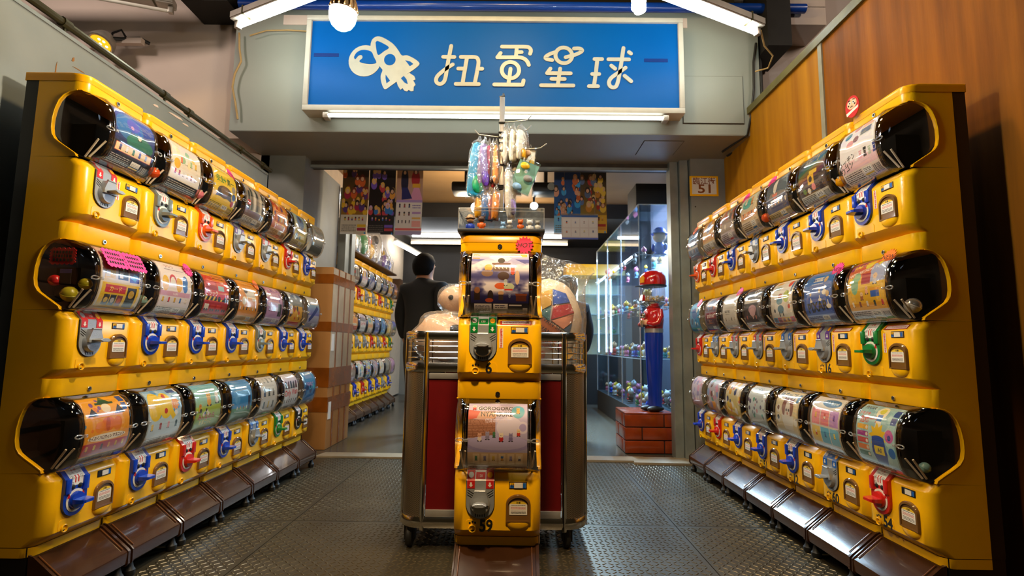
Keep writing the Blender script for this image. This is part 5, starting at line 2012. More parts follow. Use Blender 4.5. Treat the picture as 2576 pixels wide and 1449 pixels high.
for x in (CX0 + .10, CX0 + .13, CX0 + .30, CX1 - .30, CX1 - .155, CX1 - .13, CX1 - .085, CX1 - .03, CX0 + .03):
    b = MB()
    b.tube([(x, CY0 + (.009 if CX0 + .1 <= x <= CX1 - .1 else .045), .79), (x, CY0 + (.009 if CX0 + .1 <= x <= CX1 - .1 else .045), .895)], .0028, M['chrome'], 6)
    b.build('upright_wire', t)
for x, y in ((CX0 + .06, CY0 + .07), (CX1 - .07, CY0 + .08), (CX0 + .08, CY1 - .08), (CX1 - .08, CY1 - .08)):
    b = MB()
    b.lathe([(.045, -.013), (.05, -.006), (.05, .006), (.045, .013)], M['rubber'], (x - .015, y, .05), 18, 'x', True, True)
    b.build('castor', t)
    b = MB()
    b.prism([(-.012, .03), (.02, .03), (.032, .098), (-.02, .098)], M['black'], lambda u, z: (x - .038, y + u, z), lambda u, z: (x + .008, y + u, z))
    b.tube([(x + .01, y, .085), (x + .01, y, .10)], .03, M['black'], 12)
    b.build('castor_fork', t)

# ---------------------------------------------------------------- bagged plush toys in the trolley
M['plushpink'] = pm('beige_pink_plush', '#d9b498', .9, bump=.2, bscale=120)
M['plushdark'] = pm('dark_plush', '#2b2622', .9, bump=.2, bscale=120)
M['plushcream'] = pm('cream_plush', '#e8d2b4', .9, bump=.2, bscale=120)
M['bag'] = clear('crinkled_bag', (.97, .96, .94), .05, .60, .14, bump=1.0, bscale=16, milk=.05)
M['bagsoft'] = clear('soft_bag', (.96, .95, .93), .04, .5, .16, bump=.7, bscale=14, milk=.06)


def blob(b, c, r, m, seed=0, amp=.06, n=20, k=14, pinch=None):
    """soft irregular lump"""
    q = random.Random(seed)
    ph = [(q.uniform(1, 3.2), q.uniform(1, 3.2), q.uniform(0, 6)) for _ in range(4)]
    rings = []
    for i in range(k + 1):
        a = -PI / 2 + PI * i / k
        ring = []
        for j in range(n):
            t_ = 2 * PI * j / n
            w_ = 1 + amp * sum(math.sin(round(p) * t_ + s + round(s2) * a * 2) for p, s2, s in ph) / 2
            cz = max(math.cos(a), .01)
            ring.append((c[0] + r[0] * cz * math.cos(t_) * w_, c[1] + r[1] * cz * math.sin(t_) * w_, c[2] + r[2] * math.sin(a) * w_))
        rings.append(ring)
    b.loft(rings, m, True, True, True)


for lab, c, r, sd in (('large beige plush toy in a clear bag in the left of the trolley basket', (-.345, 2.52, .905), (.165, .15, .125), 1), ('smaller beige plush toy in a clear bag lying on the large one', (-.275, 2.60, 1.10), (.125, .11, .078), 2)):
    t = thing('plush_toy', lab, 'plush toy', (c[0], c[1], c[2] - r[2]), 0, 'bagged beige plush toys')
    o = (0, 0, r[2])
    b = MB()
    blob(b, o, (r[0] * .9, r[1] * .9, r[2] * .9), M['plushpink'], sd, .05)
    b.build('body', t, 80)
    b = MB()
    b.ell((r[0] * .42, -r[1] * .72, r[2] * 1.30), (.030, .03, .022), M['plushdark'])
    b.build('ear', t, 80)
    b = MB()
    b.ell((-r[0] * .3, -r[1] * .84, r[2] * 1.0), (.014, .01, .012), M['plushdark'])
    b.build('eye', t, 80)
    b = MB()
    blob(b, o, r, M['bagsoft'], sd + 5, .09, 26, 16)
    b.prism([(-.02, r[2] * 1.6), (.05, r[2] * 1.5), (.06, r[2] * 2.0), (.0, r[2] * 2.05)], M['bagsoft'], lambda x, z: (x, -.03, z), lambda x, z: (x + .01, -.034, z))
    b.build('bag', t, 80)

# patchwork cushion in a crinkled bag on the right
t = thing('patchwork_cushion', 'round patchwork cushion lettered WAN SHUI in a crinkled bag, right of the trolley basket', 'cushion', (.17, 2.55, .78))
b = MB()
c0 = (.0, .0, .20)
blob(b, (0, 0, .22), (.155, .08, .20), M['plushcream'], 3, .02, 24, 14)
b.build('cushion_body', t, 80)
cols = {'y': pm('ochre_patch', '#d8a23c', .85), 'b': pm('blue_patch', '#1f4fb0', .85), 'r': pm('red_patch', '#b5181c', .85), 'o': pm('orange_patch', '#c9641e', .85), 't': pm('teal_patch', '#2f6a6a', .85), 's': pm('salmon_patch', '#d98a64', .85), 'n': pm('navy_patch', '#2c4460', .85)}


def patch(name, P, m, dy=0):
    """quilted piece lying on the cushion's front face"""
    b = MB()
    f = lambda x, z, e: (x, -.08 * math.sqrt(max(.04, 1 - (x / .155) ** 2 - ((z - .22) / .20) ** 2)) - e, z)
    n = len(P)
    cx, cz = sum(p[0] for p in P) / n, sum(p[1] for p in P) / n
    V = [f(cx, cz, .012 + dy)]
    F = []
    rr = []
    for s in (.5, .93, 1.0):
        e = .010 if s < .98 else .001
        ring = []
        for i in range(n):
            for u in (0, .34, .67):
                x, z = P[i][0] * (1 - u) + P[(i + 1) % n][0] * u, P[i][1] * (1 - u) + P[(i + 1) % n][1] * u
                ring.append(f(cx + (x - cx) * s, cz + (z - cz) * s, e + dy))
        rr.append(ring)
    b.loft(rr, cols[m], True)
    b.add(V + rr[0], [(0, i + 1, (i + 1) % (3 * n) + 1) for i in range(3 * n)], cols[m])
    return b.build(name, t, 60)


patch('patch', [(-.12, .30), (-.055, .345), (.01, .365), (.005, .285), (-.05, .255)], 'y')
patch('patch', [(.012, .365), (.075, .345), (.095, .30), (.01, .285)], 'b')
patch('patch', [(.012, .28), (.097, .295), (.115, .25), (.0, .215)], 'r')
patch('patch', [(-.055, .25), (.003, .28), (-.005, .215), (-.012, .21)], 't')
patch('patch', [(.0, .21), (.113, .245), (.105, .205), (.06, .17)], 's')
patch('patch', [(.062, .168), (.105, .2), (.09, .15)], 'n')
bnd = patch('lettered_band', [(-.135, .29), (.055, .165), (.01, .07), (-.13, .13)], 'o', .003)
b = MB()
f = lambda x, z: (x, -.08 * math.sqrt(max(.04, 1 - (x / .155) ** 2 - ((z - .22) / .20) ** 2)) - .0185, z)
for i, (x0, z0) in enumerate(((-.03, .205), (-.045, .165), (-.06, .125))):
    b.text('SONG WAN SHUI', .030, lambda x, z: f(x0 + .84 * x + .55 * z, z0 - .55 * x + .84 * z), M['ink'])
b.build('lettering', bnd, 0)
patch('patch', [(.03, .085), (.075, .14), (.085, .09), (.04, .06)], 'r')
patch('patch', [(.06, .03), (.1, .085), (.115, .05), (.085, .02)], 'y')
patch('patch', [(-.12, .09), (-.02, .06), (-.03, .02), (-.11, .03)], 'o')
b = MB()
rings = []
for z, rx, ry, ox, oy, tl in ((.015, .15, .085, 0, 0, 0), (.10, .165, .10, .005, 0, 0), (.22, .178, .11, .0, 0, 0), (.32, .172, .105, .0, 0, 0), (.40, .165, .085, .01, 0, .05), (.45, .178, .055, .02, .01, .10), (.49, .19, .026, .03, .01, .15), (.525, .18, .010, .035, .0, .20)):
    q = random.Random(int(z * 1000))
    rings.append([(ox + rx * math.cos(a) * q.uniform(.96, 1.04), oy + ry * math.sin(a) * q.uniform(.85, 1.12), z - tl * .22 * math.cos(a) * rx / .17 + q.uniform(-.006, .006)) for a in [2 * PI * k / 30 for k in range(30)]])
b.loft(rings, M['bag'], True)
b.build('bag', t, 60)

# clear cups behind the trolley
for i, (x, y, n) in enumerate(((-.345, 3.15, 4), (-.27, 3.18, 6))):
    t = thing('cup_stack', ('shorter', 'taller')[i] + ' stack of clear plastic cups standing behind the bagged plush toys', 'cups', (x, y, .93), 0, 'clear cup stacks')
    for k in range(n):
        b = MB()
        z = k * .045
        b.lathe([(.026, z), (.042, z + .11), (.044, z + .115)], M['bagsoft'], (0, 0, 0), 16, 'z', True)
        b.build('cup', t)
t = thing('side_counter', 'dark narrow counter behind the trolley carrying the clear cups', 'counter', (-.30, 3.17, 0))
b = MB()
b.rbox(-.14, .14, -.1, .1, .90, .929, M['black'], .004)
b.build('top', t)
for x in (-.12, .12):
    for y in (-.08, .08):
        b = MB()
        b.tube([(x, y, 0), (x, y, .90)], .012, M['black'], 8)
        b.build('leg', t)

# ---------------------------------------------------------------- acrylic display case and hook stand on the centre machines
CXM, CYM, CZM = -.054, 1.825, Z0 + 2 * DZU - .0125
M['acrylic'] = clear('acrylic_sheet', (.97, .98, .98), .06, .6, .03, blend=.25)
t = thing('acrylic_case', 'clear acrylic case on a black tray on top of the centre machines', 'display case', (CXM, CYM + .115, CZM))
b = MB()
b.rbox(-.158, .158, -.105, .105, .0, .0135, M['black'], .003)
b.build('tray', t)
for x0, x1, y0, y1, z0, z1 in ((-.155, .155, -.102, -.099, .0135, .086), (-.155, .155, .099, .102, .0135, .086), (-.155, -.152, -.099, .099, .0135, .086), (.152, .155, -.099, .099, .0135, .086), (-.155, .155, -.102, .102, .086, .090)):
    b = MB()
    b.box(x0, x1, y0, y1, z0, z1, M['acrylic'])
    b.build('acrylic_sheet', t)
b = MB()
for x in (-.155, .155):
    for y in (-.102, .102):
        b.tube([(x, y, .0135), (x, y, .089)], .0018, M['clearbit'], 5)
b.tube([(-.155, -.102, .089), (.155, -.102, .089)], .0018, M['clearbit'], 5)
b.tube([(-.155, -.102, .078), (.155, -.102, .078)], .0012, M['clearbit'], 5)
b.build('edge_glint', t)['kind'] = 'stuff'


def figurine(label, loc, body, head, k=.02, group=None, hat=None, rz=0):
    """little toy figure: feet, body, arms, head, hat"""
    t = thing('figurine', label, 'figurine', loc, rz, group)
    b = MB()
    b.ell((-.3 * k, -.1 * k, .16 * k), (.28 * k, .38 * k, .17 * k), body, 8, 5)
    b.ell((.3 * k, -.1 * k, .16 * k), (.28 * k, .38 * k, .17 * k), body, 8, 5)
    b.ell((0, 0, .75 * k), (.5 * k, .42 * k, .6 * k), body, 10, 6)
    b.ell((-.52 * k, -.1 * k, .8 * k), (.16 * k, .16 * k, .34 * k), body, 7, 5)
    b.ell((.52 * k, -.1 * k, .8 * k), (.16 * k, .16 * k, .34 * k), body, 7, 5)
    b.build('body', t, 70)
    b = MB()
    b.ell((0, -.05 * k, 1.7 * k), (.55 * k, .5 * k, .5 * k), head, 10, 7)
    b.ell((-.4 * k, 0, 2.12 * k), (.16 * k, .12 * k, .18 * k), head, 7, 5)
    b.ell((.4 * k, 0, 2.12 * k), (.16 * k, .12 * k, .18 * k), head, 7, 5)
    b.build('head', t, 70)
    if hat:
        b = MB()
        b.lathe([(.75 * k, 1.95 * k), (.72 * k, 2.02 * k), (.52 * k, 2.05 * k), (.5 * k, 2.3 * k), (.3 * k, 2.5 * k), (.0005, 2.52 * k)], hat, (0, -.03 * k, 0), 12)
        b.build('hat', t, 50)
    return t


FC = {n: pm(n.replace(' ', '_') + '_toy', c, .4) for n, c in (('blue', '#2046c0'), ('brown', '#4a2a1c'), ('orange', '#d8641c'), ('pale blue', '#8ab4e0'), ('grey', '#8a8784'), ('white', '#e4e0da'), ('pink', '#e07a9c'), ('red', '#c4201c'), ('yellow', '#e8b41c'), ('green', '#2f8a4a'), ('purple', '#6a3a9c'), ('teal', '#2a8a94'), ('tan', '#c89a6c'), ('black', '#1a1816'))}
zt = CZM + .0145
figurine('blue figure with a pale brimmed hat at the left in the acrylic case', (CXM - .118, CYM + .08, zt), FC['blue'], FC['tan'], .026, 'figures in the acrylic case', FC['tan'])
figurine('dark brown bear figure on orange in the acrylic case', (CXM - .074, CYM + .05, zt), FC['orange'], FC['brown'], .024, 'figures in the acrylic case')
figurine('small pale blue figure lying low in the middle of the acrylic case', (CXM + .005, CYM + .06, zt), FC['pale blue'], FC['pale blue'], .016, 'figures in the acrylic case')
figurine('small grey figure beside the hook pole in the acrylic case', (CXM + .030, CYM + .05, zt), FC['grey'], FC['white'], .018, 'figures in the acrylic case')
figurine('small orange and white figure in the acrylic case', (CXM + .070, CYM + .05, zt), FC['orange'], FC['orange'], .019, 'figures in the acrylic case')
figurine('white figure with clear stand in the acrylic case', (CXM + .105, CYM + .08, zt), FC['white'], FC['white'], .022, 'figures in the acrylic case')
figurine('small grey and white figure at the right end of the acrylic case', (CXM + .133, CYM + .045, zt), FC['white'], FC['grey'], .017, 'figures in the acrylic case')

RX, RY, RZ = -.060, CYM + .125, CZM + .0905
RH = RZ + .022
t = thing('hook_stand', 'chrome pole with wire hooks standing on the acrylic case', 'stand', (RX, RY, RZ))
b = MB()
b.rbox(-.035, .035, -.035, .035, .0, .008, M['chrome'], .002)
b.build('foot_plate', t)
b = MB()
b.rbox(-.010, .010, -.010, .010, .008, .475, M['alu'], .002)
b.tube([(.004, 0, .475), (.004, 0, .492)], .004, M['chrome'], 8)
b.build('pole', t)
HOOKS = [(-1, .285, .105), (-1, .232, .115), (1, .345, .115), (1, .305, .115), (1, .232, .175), (1, .175, .10), (-1, .085, .10), (1, .092, .04)]
for s, z, l in HOOKS:
    z += .022
    b = MB()
    b.tube([(0, -.011, z), (s * l * .8, -.016, z + .008), (s * l * .86, -.016, z + .010), (s * l, -.016, z + .028)], .0022, M['alu'], 6)
    b.tube([(-.013, -.013, z), (.013, -.013, z)], .0035, M['wireblack'], 6)
    b.build('hook', t)
b = MB()
for z in (.10, .285):
    b.tube([(-.014, -.0135, z), (.014, -.0135, z + .003), (.014, .0135, z), (-.014, .0135, z + .002), (-.014, -.0135, z)], .003, M['wireblack'], 6)
b.tube([(-.012, 0, .478), (.010, -.002, .482)], .003, M['wireblack'], 6)
b.build('cable_tie', t)['kind'] = 'stuff'


def packet(label, x, z, w, h, m, tilt=0, yaw=1.2, dy=0, m2=None, wrap=True):
    """flat bagged toy hanging from a hook, seen nearly edge on"""
    t = thing('hanging_packet', label, 'packet', (x, RY - .018 + dy, z), yaw, 'packets on the hook stand')
    t.rotation_euler = (0, tilt, yaw)
    q = random.Random(int(x * 1000) + int(z * 1000))
    b = MB()
    rings = []
    for u, a, c in ((0, .35, .10), (.05, .75, .6), (.2, .98, 1), (.5, 1.06, 1.2), (.8, 1.06, 1.1), (.95, 1.02, .7), (1, 1, .1)):
        zz = -.035 - u * (h - .02)
        rings.append([(w / 2 * a * max(-1, min(1, 1.25 * math.cos(p))) * q.uniform(.93, 1.05), .010 * c * math.sin(p) * q.uniform(.6, 1.3), zz + q.uniform(-.003, .003)) for p in [2 * PI * k / 16 for k in range(16)]])
    b.loft(rings, m, True, True, True)
    b.build('content', t, 50)
    if m2:
        b = MB()
        b.ell((w * .05, -.008, -.03 - h * .72), (w * .38, .010, h * .16), m2, 10, 6)
        b.build('toy', t, 60)
    if wrap:
        b = MB()
        rings = []
        for u, a, c in ((0, .12, .1), (.07, .25, .3), (.14, .8, .6), (.3, 1.08, 1.2), (.5, 1.1, 1.4), (.7, 1.14, 1.5), (.9, 1.12, 1.1), (1.03, 1.15, .3), (1.08, 1.12, .1)):
            rings.append([(w / 2 * a * max(-1, min(1, 1.25 * math.cos(p))) * q.uniform(.92, 1.08), .013 * c * math.sin(p) * q.uniform(.5, 1.5), -u * h - .006 + q.uniform(-.005, .005)) for p in [2 * PI * k / 18 for k in range(18)]])
        b.loft(rings, M['bag'], True)
        b.build('wrapper', t, 40)
    return t


PK = {n: pm(n + '_packet', c, .4, var=.25, scale=60) for n, c in (('cyan', '#2aa0d8'), ('magenta', '#d8287a'), ('violet', '#6a3cc0'), ('orange', '#e88a1c'), ('emerald', '#159a6a'), ('plum', '#4a2636'), ('silver', '#b8b4ac'), ('ivory', '#e8dcc0'), ('gold', '#e8a81c'), ('white', '#dcd8d2'), ('blue', '#2a6cb8'), ('rose', '#c86a80'), ('crimson', '#b81a1c'), ('lilac', '#9a86c4'))}
for a in (('cyan blue bagged packet with a green foot, outermost on the left hooks', RX - .083, RH + .285, .066, .235, PK['cyan'], .06, .55, -.02, PK['emerald']),
          ('pale bagged packet with a violet toy on the left hooks', RX - .062, RH + .285, .056, .20, PK['lilac'], .04, .8, -.012, PK['violet']),
          ('magenta packet beside the violet one on the left hooks', RX - .046, RH + .285, .05, .165, PK['magenta'], -.03, 1.25, .004),
          ('dark plum packet on the left hooks', RX - .032, RH + .285, .05, .17, PK['plum'], .0, 1.3, .006),
          ('orange packet nearest the pole on the left hooks', RX - .020, RH + .285, .05, .175, PK['orange'], .02, 1.35, .004),
          ('crimson tagged packet low behind the orange one', RX - .026, RH + .16, .045, .06, PK['crimson'], 0, 1.2, .02),
          ('silver spoon-shaped packet just right of the pole', RX + .022, RH + .345, .05, .16, PK['silver'], .02, 1.2, 0),
          ('ivory bagged packet second right of the pole', RX + .047, RH + .345, .055, .15, PK['ivory'], .0, 1.1, -.004, PK['silver']),
          ('ivory and gold bagged packet at the right end of the top hook', RX + .076, RH + .345, .06, .14, PK['ivory'], -.02, 1.0, -.006, PK['gold']),
          ('long clear tube packet hanging low right of the pole', RX + .028, RH + .175, .045, .20, PK['white'], -.10, .9, -.03, PK['lilac']),
          ('amber yellow packet, leftmost on the low hook', RX - .074, RH + .085, .05, .11, PK['gold'], .0, .5, -.01),
          ('blue packet in a clear bag on the low hook', RX - .052, RH + .085, .05, .12, PK['blue'], .0, .6, -.006),
          ('rose pink packet on the low hook', RX - .034, RH + .085, .045, .115, PK['rose'], -.05, .6, -.002),
          ('orange striped packet on the low hook beside the pole', RX - .017, RH + .095, .025, .125, PK['orange'], .04, .6, -.016)):
    packet(*a)


def blister(label, loc, w, h, tilt, yaw, cols, tint):
    t = thing('blister_pack', label, 'packet', loc, yaw, 'blister packs on the hook stand')
    t.rotation_euler = (0, tilt, yaw)
    b = MB()
    b.rbox(-w / 2, w / 2, -.016, .016, -h, 0, M['acrylic'], .004)
    b.build('shell', t)
    b = MB()
    b.box(-w / 2 + .003, w / 2 - .003, .008, .010, -h + .003, -.003, tint)
    b.build('backing_card', t)
    for i, m in enumerate(cols):
        b = MB()
        b.ell((w * (.18 if i % 2 else -.15), -.004, -h * (i + .6) / len(cols)), (w * .22, .008, h * .25 / len(cols) + .003), m, 9, 6)
        b.build('toy', t, 60)
    b = MB()
    b.tube([(-.006, 0, -.002), (0, 0, .014), (.006, 0, -.002)], .0018, M['clearbit'], 5)
    b.build('hang_loop', t)


blister('clear blister pack with a red toy behind the ivory packets', (RX + .072, RY + .0, RH + .252), .06, .10, .05, .25, [FC['black'], FC['red']], PK['ivory'])
blister('tilted clear blister pack with gold toys on the longest hook', (RX + .112, RY - .02, RH + .240), .052, .115, .10, .2, [FC['tan'], FC['yellow'], FC['white']], PK['ivory'])
blister('large tilted blister pack with green card at the right of the stand', (RX + .112, RY - .04, RH + .180), .085, .13, .36, .1, [FC['yellow'], FC['grey'], FC['pale blue']], pm('sea_green_card', '#6a9a86', .5))
blister('pale blister pack half hidden beside the clear tube packet', (RX + .058, RY + .02, RH + .155), .05, .09, .0, .2, [FC['pale blue'], FC['white']], PK['white'])


# ---------------------------------------------------------------- inside the shop: left machine bank
names = list(PM.values())
INT = [['metal', 'red', 'metal', 'metal', 'red', 'grey', 'green'], ['red', 'metal', 'metal', 'red', 'metal', 'red', 'green'], ['red', 'blue', 'red', 'blue', 'blue', 'metal', 'blue']]
IX, IY, IZ = -1.74, 5.45, .215
for i in range(7):
    y = IY + .3 * i
    base('brown tray base under the %s column of the bank inside the shop' % ORD[i], (IX, y, .01), PI / 2, 'tray bases inside the shop')
    for j in range(3):
        machine('shop interior bank, %s row, %s: yellow capsule machine, %s dial' % (('top', 'middle', 'bottom')[j], ORD[i], DIALW.get(INT[j][i], INT[j][i])), (IX, y, .01 + Z0 + (2 - j) * DZU), PI / 2,
                names[(i * 5 + j * 11 + 3) % len(names)], INT[j][i], ('red', 'purple', 'blue')[(i + j) % 3], top=(j == 0), detail=False, group='capsule machines inside the shop')
M['brownboard'] = pm('brown_shelf_board', '#4a2f17', .5, var=.2)
b = MB()
b.rbox(IX - .26, IX + .02, IY - .2, IY + 1.98, 1.852, 1.872, M['brownboard'], .004)
tag(b.build('shelf_board'), 'brown board lying along the tops of the machines inside the shop', 'shelf')
zb = 1.8735
M['plasticclear'] = clear('clear_box_plastic', (.95, .94, .92), .12, .6, .08, milk=.06)


def bagged(label, x, y, w, h, m, m2=None):
    t = thing('bagged_toy', label, 'toy', (x, y, zb), 0, 'bagged toys on the shop machine bank')
    b = MB()
    blob(b, (0, 0, h * .38), (w * .36, w * .32, h * .33), m, int(y * 10), .06, 12, 8)
    b.build('toy_body', t, 80)
    if m2:
        b = MB()
        b.ell((.0, -w * .1, h * .72), (w * .24, w * .22, h * .16), m2, 10, 6)
        b.build('toy_head', t, 80)
    b = MB()
    rings = []
    for u, a in ((0, .9), (.25, 1), (.6, .95), (.85, .6), (1, .35)):
        q = random.Random(int(u * 100) + int(y * 100))
        rings.append([(w / 2 * a * math.cos(p) * q.uniform(.9, 1.1), w / 2 * a * math.sin(p) * q.uniform(.9, 1.1), u * h) for p in [2 * PI * k / 14 for k in range(14)]])
    b.loft(rings, M['bagsoft'], True)
    b.build('bag', t, 60)


for a in (('large clear empty-looking bag nearest on the shop machine bank', -1.86, 5.36, .26, .46, FC['white']), ('clear bag with a pale toy on the shop machine bank beside the largest bag', -1.83, 5.66, .22, .32, FC['white'], FC['pale blue']), ('bag with a tall cream and green toy on the shop machine bank', -1.82, 5.98, .24, .42, FC['green'], FC['tan']),
          ('bag with an orange and yellow toy on the shop machine bank', -1.82, 6.28, .22, .34, FC['yellow'], FC['orange']), ('bag with a spotted white toy on the shop machine bank', -1.82, 6.58, .22, .44, FC['white'], FC['black']), ('bag with a violet and lime toy on the shop machine bank', -1.82, 6.92, .22, .30, FC['purple'], FC['yellow']), ('bag with a blue toy farthest on the shop machine bank', -1.82, 7.2, .2, .26, FC['blue'], FC['white'])):
    bagged(*a)

# taped cardboard box standing by the left jamb
t = thing('cardboard_box', 'tall narrow cardboard box bound with brown tape beside the left machine bank', 'box', (-1.63, 4.60, .0105))
b = MB()
b.rbox(-.098, .098, -.29, .29, 0, 1.50, M['card'], .006)
b.build('carton', t)
M['tape'] = pm('brown_packing_tape', '#8a4a12', .12, var=.25, scale=8, coat=.5, bump=.1, bscale=40)
M['wrap'] = pm('pale_wrapped_side', '#b8a890', .25, var=.15, scale=6, bump=.15, bscale=12)
b = MB()
b.box(.098, .101, -.285, .285, .62, 1.49, M['wrap'])
b.build('wrapped_side', t)
for z0, z1 in ((1.36, 1.44), (.96, 1.04), (.50, .66), (.30, .42)):
    b = MB()
    b.box(-.1005, .1035, -.2925, .2925, z0, z1, M['tape'])
    b.build('tape_band', t)
for y0, y1 in ((-.17, -.14), (.0, .03), (.15, .18)):
    b = MB()
    b.box(.0995, .1025, y0, y1, .01, 1.495, M['tape'])
    b.build('tape_strip', t)
for y, z in ((-.24, .86), (-.24, .30)):
    b = MB()
    b.box(.0995, .1045, y - .03, y + .03, z - .06, z + .08, M['paper'])
    b.build('paper_label', t)

# crates in the shadow left of the near machines
for k in range(4):
    t = thing('brown_crate', ('lowest', 'second', 'third', 'topmost')[k] + ' brown crate of the dark pile left of the nearest left machines', 'crate', (-1.74, 1.40, .0 + .36 * k), .0, 'dark crates')
    b = MB()
    b.rbox(-.055, .055, -.22, .22, .001, .355, M['brownboard'], .005)
    b.build('shell', t)
    for z in (.09, .2, .3):
        b = MB()
        b.box(-.058, .058, -.223, .223, z - .008, z + .008, M['black'])
        b.build('rib', t)

# ---------------------------------------------------------------- hanging posters
def poster_sheet(label, loc, w, h, cv, rx=0):
    m = cv.mat('poster_print', .35)
    t = thing('hanging_poster', label, 'poster', loc, 0, 'posters hung behind the opening')
    b = MB()
    n = 6
    V, U = [], []
    for i in range(n + 1):
        z = -h * i / n
        for x in (-w / 2, w / 2):
            V.append((x, .012 * math.sin(i * .9) * i / n, z))
            U.append(((x + w / 2) / w, 1 - i / n))
    b.add(V, [(2 * i, 2 * i + 1, 2 * i + 3, 2 * i + 2) for i in range(n)], m, U)
    b.build('sheet', t, 60)
    b = MB()
    b.box(-w / 2, w / 2, -.003, .003, -.004, .012, M['clearbit'])
    b.build('hanging_strip', t)
    for x in (-w * .42, w * .42):
        b = MB()
        b.tube([(x, 0, .01), (x, .0, 2.7995 - loc[2])], .0012, M['clearbit'], 4)
        b.build('hanging_thread', t)


def cast(seed, bg, bg2, cols, hair, foot):
    """crowded poster: many plain painted figures over a price panel"""
    c = Cv(bg, bg2, 180, 320)
    q = random.Random(seed)
    for i in range(26):
        x, y = q.uniform(.05, .95), q.uniform(.05, .66)
        k = q.uniform(.07, .14)
        c.ell(x, y + .06, k * .9, q.choice(cols)).ell(x, y, k * .7, q.choice(hair)).ell(x, y + .012, k * .42, '#d8a888')
    c.rect(0, .72, 1, 1, foot).row(.77, 6, .055, cols, hair).lines(.05, .86, .6, .97, 4, '#6a625a', seed).rect(.64, .86, .96, .9, cols[0]).rect(.64, .91, .96, .95, cols[1]).rect(0, .975, .5, 1, '#e6e2dc').ell(.93, .985, .03, '#2f8ad0')
    return c


poster_sheet('hanging poster crowded with dark and yellow figures, left of the opening', (-1.48, 4.62, 2.50), .24, .64, cast(1, '#2a1c12', '#c8902c', ['#e8b82c', '#a82a4a', '#5a3a7a', '#d8642c'], ['#2a1a14', '#7a2c1c', '#e0b040'], '#d8ccb8'))
poster_sheet('hanging poster with blue band and purple figures, second from left', (-1.235, 4.63, 2.50), .24, .64, cast(2, '#1c1410', '#2a1c20', ['#7a5ac0', '#c8444c', '#e8a040', '#3a7ac8'], ['#d8b0d8', '#e0b050', '#2a1c20'], '#2b2426'))
c = Cv('#b88a5c', '#c8a8d8', 180, 320)
c.ell(.3, .2, .14, '#1f1c3a', .2).ell(.3, .06, .09, '#2a1a14').ell(.3, .08, .05, '#e0b494').ell(.72, .17, .16, '#a81c2a', .13).ell(.72, .05, .1, '#5a2a18').ell(.72, .07, .05, '#e0b494').rect(.6, .24, .9, .3, '#e0a82c').poly([(.66, .3), (.86, .3), (1, .48), (.5, .48)], '#e09ac0').poly([(.2, .3), (.42, .3), (.6, .46), (.2, .48)], '#2c2c6a').rect(0, .48, 1, .52, '#b494d0')
c.rect(0, .52, 1, .94, '#e8ded8').row(.56, 3, .06, ['#4a3a6a', '#a83a4a', '#3a4a7a'], ['#2a1a1a', '#8a5a3c'], .05, .6).row(.68, 3, .06, ['#7a2c3a', '#c8a87c'], ['#2a1a1a'], .05, .6).row(.8, 4, .045, ['#3a3a4a', '#8a6a7a'], ['#2a1a1a'], .05, .6).lines(.62, .55, .95, .62, 2, '#8a7ab0', 3).rect(.62, .66, .95, .69, '#b890c8').rect(.62, .74, .95, .77, '#e8b45c').rect(.62, .79, .95, .88, '#f0a8a0').rect(0, .9, 1, .93, '#e86a6a').rect(0, .94, 1, 1, '#b0a0c8')
poster_sheet('hanging pale poster with two robed figures over a price list, third from left', (-.985, 4.64, 2.50), .24, .64, c)
poster_sheet('hanging blue poster with fighting figures, right of the display stand', (.465, 4.63, 2.50), .24, .62, cast(5, '#14285c', '#2c80c8', ['#2c5ac8', '#c8642c', '#e0a080', '#3ca0e0'], ['#3a2a1c', '#1c2c5a', '#c89060'], '#7ac0e8'))
poster_sheet('hanging brown and gold poster with figures beside the blue poster', (.708, 4.65, 2.50), .24, .60, cast(6, '#1f150c', '#c89a30', ['#a82c1c', '#c8842c', '#5a6a8a', '#e8c040'], ['#7a4a1c', '#2a1a10', '#d0b070'], '#d8a82c'))
c = Cv('#efe6de', '#e8dcd8', 240, 170)
c.rect(0, 0, 1, .09, '#2c5aa8').rect(0, .93, 1, 1, '#5a6ac0')
for i in range(4):
    for j in range(2):
        c.rect(.04 + i * .24, .16 + j * .39, .25 + i * .24, .5 + j * .39, '#f4eee8').doll(.145 + i * .24, .28 + j * .39, .04, ('#e8641c', '#7a8ab0', '#d8d0c8', '#b0b8c8')[i], ('#3a3a6a', '#c8c0d0', '#c8a8a0', '#e0c878')[(i + j) % 4])
poster_sheet('hanging white chart poster with blue edges in front of the blue poster', (.575, 4.60, 2.055), .33, .225, c)

# ---------------------------------------------------------------- lights inside the shop
for lab, P0, P1, m, nm in (('long white tube under the dark shop ceiling, upper of the pair', (-1.63, 8.0, 2.575), (.74, 8.0, 2.575), 'intube', 'tube_light'), ('long warm strip under the dark shop ceiling, lower of the pair', (-1.75, 8.5, 2.56), (.86, 8.5, 2.56), 'intubewarm', 'strip_light'),
                       ('white tube along the top of the left shop wall', (-1.955, 5.50, 2.49), (-1.955, 6.15, 2.49), 'intube', 'tube_light'), ('short white tube over the far end of the shop machine bank', (-1.90, 8.0, 2.46), (-1.66, 8.9, 2.40), 'intube', 'tube_light')):
    t = thing(nm, lab, 'light', P0)
    d = Vector(P1) - Vector(P0)
    b = MB()
    b.tube([(0, 0, 0), d], .022, M[m], 10)
    b.build('tube', t)
    b = MB()
    b.tube([(0, 0, .045), d + Vector((0, 0, .045))], .028, M['white'], 6)
    b.build('housing', t)
